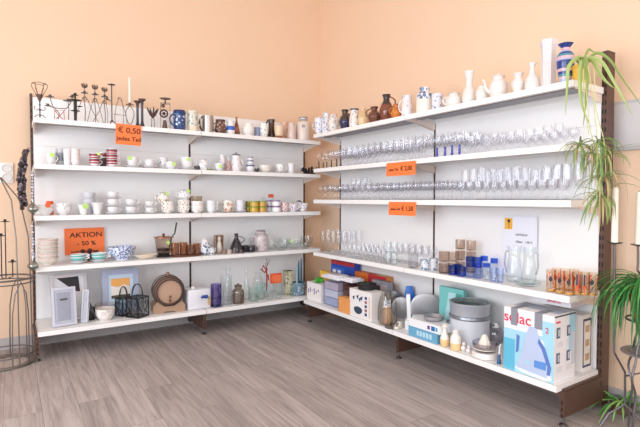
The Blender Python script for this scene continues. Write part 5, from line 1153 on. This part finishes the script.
def bowl_lid():
    q, s = at('R', 5, 495, .335); H = height(q, 322.5); r = 8.5*s; t = thing('lidded_bowl', 'clear bowl with white knobbed lid behind the citrus juicer', 'bowl', q, 0)
    b = MB(); b.lathe(smooth_profile([(0, .002), (r*.6, .002), (r*.95, H*.3), (r, H*.55)], 3), 0, 28); b.build('body', glass('#e4e2e6', '#8c8890', .12), t)
    b = MB(); b.lathe(smooth_profile([(r*1.02, H*.55), (r*.9, H*.66), (r*.5, H*.76), (r*.3, H*.8)], 3), 0, 28); b.build('lid', glass('#eceaee', '#9a969e', .12), t)
    b = MB(); b.lathe([(0, H*.79), (r*.42, H*.79), (r*.42, H*.9), (r*.3, H*.92), (r*.3, H), (0, H)], 0, 20); b.build('knob', mat('#eeebe8', .35), t)
bowl_lid()
q, s = at('R', 5, 499, .035); t = thing('plug', 'small blue and white plug-like piece left of the kettle carton', 'kitchen tool', q, .2); b = MB(); b.lathe([(0, 0), (.012, 0), (.012, .02), (.007, .03), (.007, .055), (0, .056)], 0, 12); b.build('body', mat('#2c5a8c', .35), t); b = MB(); b.tube([(0, 0, .055), (.01, 0, .1), (.02, .0, .11)], .005); b.build('spike', mat('#e6e8ee', .35), t)
# kettle carton
def kettle_print(b, w_, d, H):
    y = -d/2
    rect(b, -w_*.5, w_*.5, 0, H*.66, y, 1); rect(b, w_*.28, w_*.5, H*.66, H*.9, y, 1); rect(b, -w_*.5, -w_*.26, 0, H*.5, y-.0006, 2)
    b.prism([(-w_*.26, H*.06), (-w_*.1, H*.02), (w_*.35, 0), (w_*.47, H*.04), (w_*.44, H*.25), (w_*.3, H*.6), (w_*.1, H*.66), (-w_*.02, H*.66), (-w_*.04, H*.5), (-w_*.2, H*.12)], y-.0024, y-.0016, 3)       # shade behind the kettle
    b.prism([(-w_*.22, H*.08), (w_*.38, H*.05), (w_*.40, H*.16), (w_*.25, H*.62), (w_*.2, H*.68), (0, H*.70), (-w_*.04, H*.62), (-w_*.12, H*.30)], y-.0034, y-.0026, 4)   # jug
    b.prism([(w_*.22, H*.62), (w_*.34, H*.5), (w_*.46, H*.22), (w_*.44, H*.1), (w_*.38, H*.1), (w_*.39, H*.22), (w_*.28, H*.46), (w_*.2, H*.55)], y-.0044, y-.0036, 5)       # handle
    b.prism([(w_*.14, H*.16), (w_*.36, H*.16), (w_*.37, H*.28), (w_*.14, H*.27)], y-.0052, y-.0046, 6); b.prism([(-w_*.22, H*.60), (-w_*.16, H*.58), (-w_*.18, H*.34), (-w_*.23, H*.30)], y-.0044, y-.0036, 5)
    n = 16; b.prism([(w_*(.02+.05*math.cos(2*PI*i/n)), H*(.2+.035*math.sin(2*PI*i/n))) for i in range(n)], y-.0052, y-.0046, 1)
    b.prism([(0, H*.70), (w_*.2, H*.68), (w_*.17, H*.76), (w_*.04, H*.78)], y-.0044, y-.0036, 4)
    # narrow side, towards the plant
    X = w_/2+.0004
    b.box((X, d*.34, H*.7), (.0008, d*.31, H*.58), 1); b.box((X, 0, H*.985), (.0010, d*.99, H*.02), 7); b.box((X, d*.4, H*.45), (.0009, d*.18, H*.5), 8)
    for yy in (-.32, .16):
        for zz in (.74, .36): b.box((X+.0008, d*yy, H*zz), (.0008, d*.16, H*.16), 9); b.box((X+.0014, d*yy+.004, H*zz), (.0008, d*.07, H*.10), 8)
    for yy in (-.25, .2):
        for i in range(4): b.box((X+.0008, d*yy, H*(.60-i*.022)), (.0006, d*.26, H*.006), 8); b.box((X+.0008, d*yy, H*(.22-i*.022)), (.0006, d*.26, H*.006), 8)
    b.box((X+.0008, -d*.33, H*.9), (.0006, d*.2, H*.03), 10)
    # tape over the flap
    for x0, x1 in ((-.345, -.215), (.13, .28)): b.box((w_*(x0+x1)/2, y-.0014, H*.88), (w_*(x1-x0), .0008, H*.25), 11); b.box((w_*(x0+x1)/2, y+.06, H+.0005), (w_*(x1-x0), .12, .001), 11)
    b.box((0, d*.1, H+.0004), (w_*.9, d*.6, .0008), 12)
KM = [mat('#f0eff2', .45), mat('#a6d8ec', .45), mat('#62bcdc', .45), mat('#e4eef6', .45), mat('#bccbe8', .4), mat('#5f7fc4', .4), mat('#5f95dc', .4), mat('#26262e', .5), mat('#cdd3de', .5), mat('#5f6a80', .5), mat('#e0486a', .5), mat('#8b8e98', .5), mat('#b4bccb', .5)]
t, p, wd, H = carton('kettle_carton', 'big carton with a blue kettle picture and red lettering, taped shut', 503.5, 553.5, .012, .205, 311, KM, kettle_print)
mr = mat('#e0385a', .5)
text('solac', H*.235, t, (-wd*.22, -.1025-.0008, H*.845), m=mr, sx=1.0); 
for x0, x1 in ((-.345, -.215),): 
    b = MB(); b.box((wd*(x0+x1)/2, -.1025-.0034, H*.865), (wd*(x1-x0), .0008, H*.27)); b.build('tape', KM[11], t)
text('2', H*.12, t, (wd*.37, -.1025-.0016, H*.76), m=mr)
# cartons behind and beside it
def side_p(b, w_, d, H):
    X = w_/2+.0004; b.box((X, 0, H*.5), (.0008, d*.8, H*.86), 1); b.box((X+.0006, 0, H*.5), (.0008, d*.62, H*.78), 2)
    for i in range(3): b.box((X+.0012, 0, H*(.25+i*.25)), (.0008, d*.4, H*.12), 3)
pa, _ = at('R', 5, 548, .235)
t3 = thing('appliance_carton', 'carton with dark-framed pictures squeezed between kettle carton and panel', 'box', (XR-.075, p.y-wd*.02, p.z), RZ)
b = MB(); w3, d3, H3 = wd*.93, .11, H*.90; b.box((0, 0, H3/2), (w3, d3, H3)); side_p(b, w3, d3, H3); b.build('carton', [mat('#efece9', .5), mat('#39456e', .5), mat('#f3ece2', .5), mat('#c9a98a', .5)], t3)
t4 = thing('flat_carton', 'flat white carton with small red lettering lying on top behind', 'box', (XR-.09, p.y+.02, p.z+H+.0012), RZ)
H3t = .04; b = MB(); b.box((0, 0, H3t/2), (wd*.8, .15, H3t)); b.build('carton', mat('#f2f1f6', .5), t4); text('severin', .028, t4, (.02, -.0756, H3t*.55), m=mr)

# ------------------------------------------------------------ right edge: plants and candle stand
M_leafg = mat('#3f9a3c', .45); M_leafl = mat('#b9cc8a', .5); M_leafd = mat('#2f7a30', .45); M_str = mat('#8fae5c', .5); M_dry = mat('#b59a6a', .6)
def blade(b, base, dirv, L_, droop, w_, m=0, n=9, lift=.6, m2=None):
    """a narrow grass-like leaf with a folded keel"""
    d = Vector(dirv).normalized(); side = Vector((0, 0, 1)).cross(d); side = side.normalized() if side.length > .01 else Vector((1, 0, 0))
    vs = []; p = Vector(base); st = L_/n; ang = lift
    for i in range(n+1):
        t = i/n; ww = w_*(.6+.4*math.sin(min(1, t*2.2)*PI/2))*(1-t**2.6)+.0003
        up = Vector((0, 0, 1))*math.cos(ang) - d*math.sin(ang)
        vs += [p-side*ww/2+up*ww*.2, p, p+side*ww/2+up*ww*.2, p-up*.0009]
        v = d*math.cos(ang)+Vector((0, 0, 1))*math.sin(ang); p = p+v*st; ang -= droop/n*(1.6-t*.9); ang = max(ang, -1.5)
    fs, ms = [], []
    for i in range(n):
        a, c = i*4, i*4+4
        fs += [(a, a+1, c+1, c), (a+1, a+2, c+2, c+1), (a, c, c+3, a+3), (a+2, a+3, c+3, c+2)]; ms += [m, m2 if m2 is not None else m, m, m]
    b.add(vs, fs, ms)
def rosette(b, c, n, L_, w_, lift=(.2, 1.2), droop=1.8, ms=(0,)):
    for k in range(n):
        a = 2*PI*k/n+random.uniform(-.3, .3); blade(b, c, (math.cos(a), math.sin(a), 0), L_*random.uniform(.7, 1.1), droop*random.uniform(.6, 1.2), w_, random.choice(ms), 7, random.uniform(*lift))
def hanging_plant():
    q, s = at('R', 1, 579.5, .12); t = thing('spider_plant', 'trailing spider plant in a yellow pot on the top shelf end', 'plant', q, 0)
    H = height(q, 66); r = 7*s
    b = MB(); b.lathe([(0, 0), (r*.78, 0), (r, H*.85), (r*1.08, H*.86), (r*1.08, H), (r*.98, H), (r*.95, H*.85), (0, H*.8)], 0, 22); b.build('pot', mat('#e2b23a', .4), t)
    b = MB(); c0 = Vector((0, -.01, H*.95))
    def to(px, py, x):     # a point in the plant's frame seen at that image position on the plane x
        v = D + R*((px-320)/F) - U*((py-213.5)/F); P = v*(x/v.x) + Vector((0, 0, EYE)); return P-q
    def ribbon(pts, w_, m):
        P = [Vector(a) for a in pts]; n = len(P); out = []
        for i in range(n-1):
            p0, p1, p2, p3 = P[max(i-1, 0)], P[i], P[i+1], P[min(i+2, n-1)]
            for k in range(4):
                u = k/4; out.append(.5*((2*p1)+(-p0+p2)*u+(2*p0-5*p1+4*p2-p3)*u*u+(-p0+3*p1-3*p2+p3)*u**3))
        out.append(P[-1]); N = len(out); vs = []
        for i, p in enumerate(out):
            tt = i/(N-1); ww = w_*(1-tt**2.2)*(.55+.45*min(1, tt*4))+.0004; tg = (out[min(i+1, N-1)]-out[max(i-1, 0)]).normalized(); sd = tg.cross(Vector((.85, .5, .1))); sd = sd.normalized() if sd.length > .01 else Vector((0, 1, 0)); up = sd.cross(tg)
            vs += [p-sd*ww/2+up*ww*.2, p, p+sd*ww/2+up*ww*.2, p-up*.0009]
        fs = []
        for i in range(N-1): a, c = i*4, i*4+4; fs += [(a, a+1, c+1, c), (a+1, a+2, c+2, c+1), (a, c, c+3, a+3), (a+2, a+3, c+3, c+2)]
        b.add(vs, fs, m)
    st = c0
    ribbon([st, to(580, 57, 2.52), to(569, 66, 2.40), to(567, 90, 2.40), to(565.5, 116, 2.40)], .022, 0)
    ribbon([st, to(582, 60, 2.5), to(580, 80, 2.40), to(582, 105, 2.40), to(592, 130, 2.40)], .024, 0)
    ribbon([st, to(585, 57, 2.52), to(587, 75, 2.40), to(586, 100, 2.40), to(583, 128, 2.40)], .022, 1)
    ribbon([st, to(592, 60, 2.55), to(603, 78, 2.55), to(615, 89, 2.56)], .024, 0)
    ribbon([st, to(590, 58, 2.52), to(602, 62, 2.5), to(613, 80, 2.5), to(624, 100, 2.52), to(633, 116, 2.54)], .019, 0)
    ribbon([st, to(596, 53, 2.55), to(610, 60, 2.56), to(622, 78, 2.57), to(646, 112, 2.6)], .016, 1)
    ribbon([st, to(588, 50, 2.6), to(592, 51, 2.6), to(600, 55, 2.6)], .012, 1)
    ribbon([st, to(576, 60, 2.5), to(570, 63, 2.5), to(564, 68, 2.40)], .014, 1)
    b.build('foliage', [mat('#a8bf74', .5), mat('#8ba45a', .5)], t)
    b = MB()
    for pts in ([(588, 66), (592, 90), (596, 125), (598, 150)], [(583, 70), (585, 110), (589, 135)], [(594, 70), (596, 110), (604, 140), (606, 175)], [(585, 80), (590, 130), (600, 165), (603, 200)]):
        b.tube([st]+[to(x, y, 2.39) for x, y in pts], .0022, 0, 5)
    b.build('runner', mat('#c4c88a', .5), t)
    for cx_, cy_, n, L_, w_ in ((580, 146, 17, .17, .008), (592, 152, 16, .16, .008), (598, 142, 14, .16, .007), (603, 160, 16, .17, .008), (604, 178, 16, .18, .008), (602, 196, 16, .19, .009)):
        b = MB(); c = to(cx_, cy_, 2.39)
        for k in range(int(n*1.5)):
            a = random.uniform(0, 2*PI); d = Vector((math.cos(a)*.8, math.sin(a), 0)); blade(b, c, d, L_*random.uniform(.55, 1.15), random.uniform(.8, 2.6), w_*1.2, random.choice((0, 0, 1, 2)), 6, random.uniform(-.9, 1.1))
        b.build('plantlet', [mat('#98a965', .5), mat('#76985c', .5), mat('#b8a878', .6)], t)
    b = MB()
    ribbon([to(600, 196, 2.39), to(594, 212, 2.40), to(588, 232, 2.40)], .013, 0); b.build('hanging_leaf', [mat('#8fa862', .5)], t); b = MB(); ribbon([to(603, 196, 2.5), to(608, 210, 2.5), to(607, 225, 2.5)], .022, 0); b.build('hanging_leaf', [mat('#8fa862', .5)], t); b = MB(); ribbon([to(598, 192, 2.39), to(586, 208, 2.40), to(580, 226, 2.40)], .012, 1)
    b.build('hanging_leaf', [mat('#8fa862', .5), mat('#7fa468', .5)], t)
hanging_plant()
def px_at(px, py, y):
    v = D + R*((px-320)/F) - U*((py-213.5)/F); return v*(y/v.y) + Vector((0, 0, EYE))
def candle_stand():
    """tall floor candelabra by the right wall"""
    Y = 1.12; P = lambda x, y: px_at(x, y, Y); f = P(625, 395); base_p = Vector((f.x, Y, 0)); t = thing('floor_candelabra', 'tall grey iron floor candelabra carrying cream candles by the right wall', 'candle holder', base_p, 0)
    L_ = lambda x, y: P(x, y)-base_p
    b = MB()
    a1, a2 = L_(614.5, 243), L_(638, 245)
    b.tube([a1, L_(614.5, 300), L_(614, 352), L_(625, 372), L_(625, 395)], .0055, 0, 7)
    b.tube([a2, L_(638, 262), L_(637.5, 270), L_(640, 274), L_(645, 274)], .0055, 0, 7)
    b.tube([L_(645, 274), L_(648, 262), L_(648, 240)], .0055, 0, 7); b.tube([L_(645, 274), L_(645, 372), L_(626, 376)], .0055, 0, 7)
    b.build('rod', mat('#6d6a6e', .35, .6), t)
    b = MB(); b.tube([L_(625, 395), Vector((0, 0, .12))], .006, 0, 7)
    for k in range(3): a = 2*PI*k/3+.4; b.tube([(0, 0, .12), (.08*math.cos(a), .08*math.sin(a), .07), (.12*math.cos(a), .12*math.sin(a), .004)], .0055, 0, 6)
    b.build('tripod', mat('#6d6a6e', .35, .6), t)
    for c in (a1, a2):
        b = MB(); b.lathe([(0, -.006), (.012, -.006), (.034, .0), (.036, .004), (.014, .002), (.014, .018), (.011, .018), (.011, .001), (0, .001)], 0, 18, c); b.build('drip_dish', mat('#4f4c50', .35, .6), t)
    for c, tp, lab in ((a1, 188, 'tall cream candle on the floor candelabra, left one'), (a2, 192, 'tall cream candle on the floor candelabra, right one')):
        W_ = base_p+c; h_ = P(620, tp).z-W_.z; k = MB(); k.lathe([(0, 0), (.0155, 0), (.014, h_*.5), (.0125, h_*.96), (.007, h_), (0, h_)], 0, 16); k.tube([(0, 0, h_), (0, .001, h_+.008)], .0012, 1, 4)
        tag(k.build('candle', [M_wax, M_blk], None, (W_.x, W_.y, W_.z+.003), 0), lab, 'candle')
candle_stand()
def potted_plant():
    Y = 1.0; P = lambda x, y, yy=Y: px_at(x, y, yy); c = P(650, 318); base_p = Vector((c.x, Y, 0))
    st = thing('plant_stand', 'wrought iron plant stand with curling legs at the right edge', 'plant stand', base_p, 0); m_ = mat('#6a676c', .35, .6)
    L_ = lambda x, y, yy=Y: P(x, y, yy)-base_p; zt = (P(644, 322)-base_p).z
    b = MB(); b.ring((0, 0, zt), .10, .0055, 0, 28); b.build('ring', m_, st); b = MB(); b.ring((0, 0, (P(640, 357)-base_p).z), .085, .005, 0, 26); b.build('ring', m_, st)
    for k in range(3):
        a = [PI*.95, -PI*.45, PI*.35][k]; ca, sa = math.cos(a), math.sin(a); rr = [.10, .075, .10, .13, .10, .115, .12]; zz = [zt, zt-.06, zt-.17, zt-.27, zt-.36, .1, .004]
        pts = []
        for i in range(len(rr)-1):
            for j in range(4):
                u = j/4; w0 = (1-math.cos(u*PI))/2; r_ = rr[i]*(1-w0)+rr[i+1]*w0; pts.append((ca*r_, sa*r_, zz[i]*(1-u)+zz[i+1]*u))
        pts.append((ca*rr[-1], sa*rr[-1], zz[-1])); g = MB(); g.tube(pts, .0055, 0, 7); g.build('leg', m_, st)
    b = MB(); b.lathe([(0, 0), (.12, 0), (.12, .006), (0, .006)], 0, 28, (0, 0, (P(640, 357)-base_p).z-.003)); b.build('tray', mat('#8a868a', .4, .4), st)
    pb = Vector((base_p.x, base_p.y, (base_p.z+zt)+.004)); t = thing('potted_spider_plant', 'lush green spider plant in a terracotta pot on the iron stand', 'plant', pb, 0)
    H = (P(644, 288)-base_p).z-zt
    b = MB(); b.lathe([(0, 0), (.07, 0), (.095, H*.8), (.102, H*.81), (.102, H), (.094, H), (.09, H*.85), (0, H*.82)], 0, 26); b.build('pot', mat('#b5612f', .6), t)
    b = MB(); b.lathe([(0, H*.86), (.088, H*.86), (.088, H*.88), (0, H*.9)], 0, 20); b.build('soil', mat('#3c2d26', .9), t)
    b = MB()
    for k in range(150):
        a = random.uniform(0, 2*PI) if k % 3 == 0 else random.uniform(1.6, 4.0); el = random.uniform(.25, 1.25); c0 = (random.uniform(-.03, .03), random.uniform(-.03, .03), H*.85)
        blade(b, c0, (math.cos(a), math.sin(a), 0), random.uniform(.24, .44), random.uniform(1.9, 3.0), random.uniform(.008, .012), random.choice((0, 0, 1, 1, 2)), 10, el)
    b.build('foliage', [mat('#37873a', .4), mat('#286e30', .4), mat('#62a855', .4)], t)
potted_plant()
def floor_plant():
    v_ = D + R*((622-320)/F) - U*((412-213.5)/F); p = v_*(-EYE/v_.z); base_p = Vector((p.x, p.y, 0)); t = thing('floor_plant', 'small spreading green spider plant low on the floor at the right', 'plant', base_p, 0)
    b = MB(); b.lathe([(0, 0), (.05, 0), (.06, .05), (.055, .05), (0, .04)], 0, 20); b.build('pot', mat('#6a5040', .6), t)
    b = MB()
    for k in range(34):
        a = random.uniform(0, 2*PI); blade(b, (random.uniform(-.02, .02), random.uniform(-.02, .02), .045), (math.cos(a), math.sin(a), 0), random.uniform(.16, .32), random.uniform(.8, 1.9), .014, random.choice((0, 1, 2)), 8, random.uniform(.1, .9))
    b.build('foliage', [mat('#4f9a44', .4), mat('#3a8638', .4), mat('#8aba6a', .4)], t)
floor_plant()
# grey wall panel on the right wall
pA = D + R*((612-320)/F) - U*((103-213.5)/F); pA = pA*((WR-.012)/pA.x); z1 = pA.z+EYE
pB = D + R*((612-320)/F) - U*((151.5-213.5)/F); pB = pB*((WR-.012)/pB.x); z0 = pB.z+EYE
t = thing('wall_cabinet', 'flat light-grey metal cabinet door on the right wall beside the upright', 'cabinet', (WR-.012, pA.y-.42, z0), -PI/2)
b = MB(); b.box((0, 0, (z1-z0)/2), (.84, .02, z1-z0)); b.build('cabinet_body', mat('#c6c4c7', .5), t, bevel=.003)
b = MB(); b.box((0, -.012, (z1-z0)/2), (.8, .006, z1-z0-.04)); b.build('door', mat('#d6d4d6', .5), t, bevel=.002)

# ------------------------------------------------------------ left edge
def rack():
    Y = 4.02; c = px_at(6, 353, Y); base_p = Vector((c.x+.0, Y, 0)); t = thing('obelisk_stand', 'tall grey iron obelisk candle stand on the floor at the left edge', 'stand', base_p, 0); m_ = mat('#77716f', .35, .6)
    L_ = lambda x, y, yy=Y: px_at(x, y, yy)-base_p; r = .185
    zm = L_(20, 277).z; zt = L_(20, 178).z
    b = MB(); b.lathe([(r-.05, .004), (r, .004), (r+.004, .012), (r-.05, .008), (r-.05, .004)], 0, 36); b.ring((0, 0, .008), r, .006, 0, 36); b.ring((0, 0, .075), r*.97, .005, 0, 36); b.build('base_ring', m_, t)
    b = MB(); b.ring((0, 0, zm), r*.95, .007, 0, 36); b.ring((0, 0, zm-.03), r*.95, .005, 0, 36); b.build('middle_ring', m_, t)
    for k in range(4):
        a = 2*PI*k/4+.45; ca, sa = math.cos(a), math.sin(a); g = MB(); top = 1.02 if k % 2 == 0 else .93
        g.tube([(r*ca, r*sa, .006), (r*ca*.97, r*sa*.97, zm*.5), (r*ca*.95, r*sa*.95, zm), (r*ca*.9, r*sa*.9, zm+(zt-zm)*.4), (r*ca*.6, r*sa*.6, zm+(zt-zm)*.78), (.01*ca-.02, .01*sa, zt)], .0045, 0, 6); g.build('rod', m_, t)
    for k in range(3):
        a = 2*PI*k/3+.75; g = MB()
        g.tube([(r*.96*math.cos(a+da), r*.96*math.sin(a+da), zz) for da, zz in ((0, .01), (0, zm*.3), (.02, zm*.62), (.12, zm*.84), (.34, zm*.97), (.56, zm*.84), (.66, zm*.62), (.68, zm*.3), (.68, .01))], .0042, 0, 6); g.build('arch', m_, t)
    for dx, py in ((5-12, 222), (1-12, 236), (12.5-12, 262)):
        p = L_(12+dx, py); g = MB(); drip_dish(g, (p.x, -.02, p.z), .03); g.tube([(p.x, -.02, p.z), (p.x, -.02, zm+.01), (p.x*.5, .0, zm)], .004, 0, 5); g.build('candle_cup', M_blk, t)
rack()
q = px_at(6.8, 173, WB-.012); t = thing('wall_socket', 'white double wall socket on the peach wall left of the shelves', 'socket', (q.x, WB-.001, q.z), 0)
b = MB(); b.box((0, -.008, 0), (.085, .014, .155)); b.build('plate', mat('#f3f1ee', .35), t, bevel=.003)
for z in (-.036, .036):
    b = MB(); b.lathe([(0, 0), (.024, 0), (.03, .006), (.033, .006), (.033, 0)], 0, 22, (0, -.017, z), axis='y'); b.lathe([(0, .001), (.003, .001), (.003, .003), (0, .003)], 0, 8, (-.009, -.018, z), axis='y'); b.lathe([(0, .001), (.003, .001), (.003, .003), (0, .003)], 0, 8, (.009, -.018, z), axis='y')
    b.build('outlet', mat('#dcd9d6', .4), t)
def garland():
    P = lambda x, y: px_at(x, y, 4.0); t0 = P(25, 152); t = thing('bead_garland', 'dark purple and silver bead garland hanging beside the left upright', 'garland', t0, 0)
    b = MB(); L_ = lambda x, y: P(x, y)-t0
    for strand in range(7):
        pts = [(26+random.uniform(-2, 1.5), 151), (22.5+random.uniform(-3, 4), 165), (21.5+random.uniform(-3.5, 4.5), 180), (22+random.uniform(-3.5, 4.5), 196), (24+random.uniform(-2, 3), 208+random.uniform(-8, 6))]
        for i in range(len(pts)-1):
            (x0, y0), (x1, y1) = pts[i], pts[i+1]
            for k in range(7):
                u = k/7; v = L_(x0+(x1-x0)*u, y0+(y1-y0)*u); b.ball((v.x, v.y+random.uniform(-.025, .025), v.z), random.uniform(.010, .017), random.choice((0, 0, 0, 0, 1, 2)), 6)
    o = b.build('bead_strand', [mat('#2c2028', .3, coat=.5), mat('#4c3a48', .3, coat=.5), mat('#8d8590', .25, .6)], t)
    k = MB(); v = L_(28.5, 151); k.tube([L_(26, 153), L_(28, 148), (L_(31, 147)+Vector((0, .1, 0)))], .003); k.build('hook', M_iron, t)
garland()
def ornament(px, y0, y1, lab):
    P = px_at(px, y1, 3.955); top = px_at(px, y0, 3.955); t = thing('glass_ornament', lab, 'ornament', (P.x, P.y, P.z), 0); L = top.z-P.z
    b = MB(); b.lathe(smooth_profile([(0, 0), (.012, .004), (.036, .03), (.03, .055), (.012, .075), (.008, .1)], 3), 0, 18); b.build('drop', glass('#dfe4e0', '#6f7a70', .2), t)
    b = MB(); b.lathe([(0, .008), (.028, .022), (.033, .032), (0, .03)], 0, 14); b.build('liner', mat('#6f7a64', .4), t)
    b = MB()
    for k in range(int((L-.1)/.022)): b.ball((random.uniform(-.004, .004), 0, .105+k*.022), random.uniform(.008, .011), k % 2, 8)
    b.tube([(0, 0, .09), (0, 0, L)], .0015, 0, 4); b.tube([(0, 0, L), (.01, .015, L+.01), (.012, .03, L)], .002, 0, 4); b.build('bead_chain', [mat('#d9d8e4', .2, coat=.4), mat('#b9bcd0', .2, coat=.4)], t)
ornament(33, 168, 214, 'clear drop ornament with mossy filling on a bead chain, upper one'); ornament(33.2, 222, 271, 'clear drop ornament on a lilac bead chain, lower one')
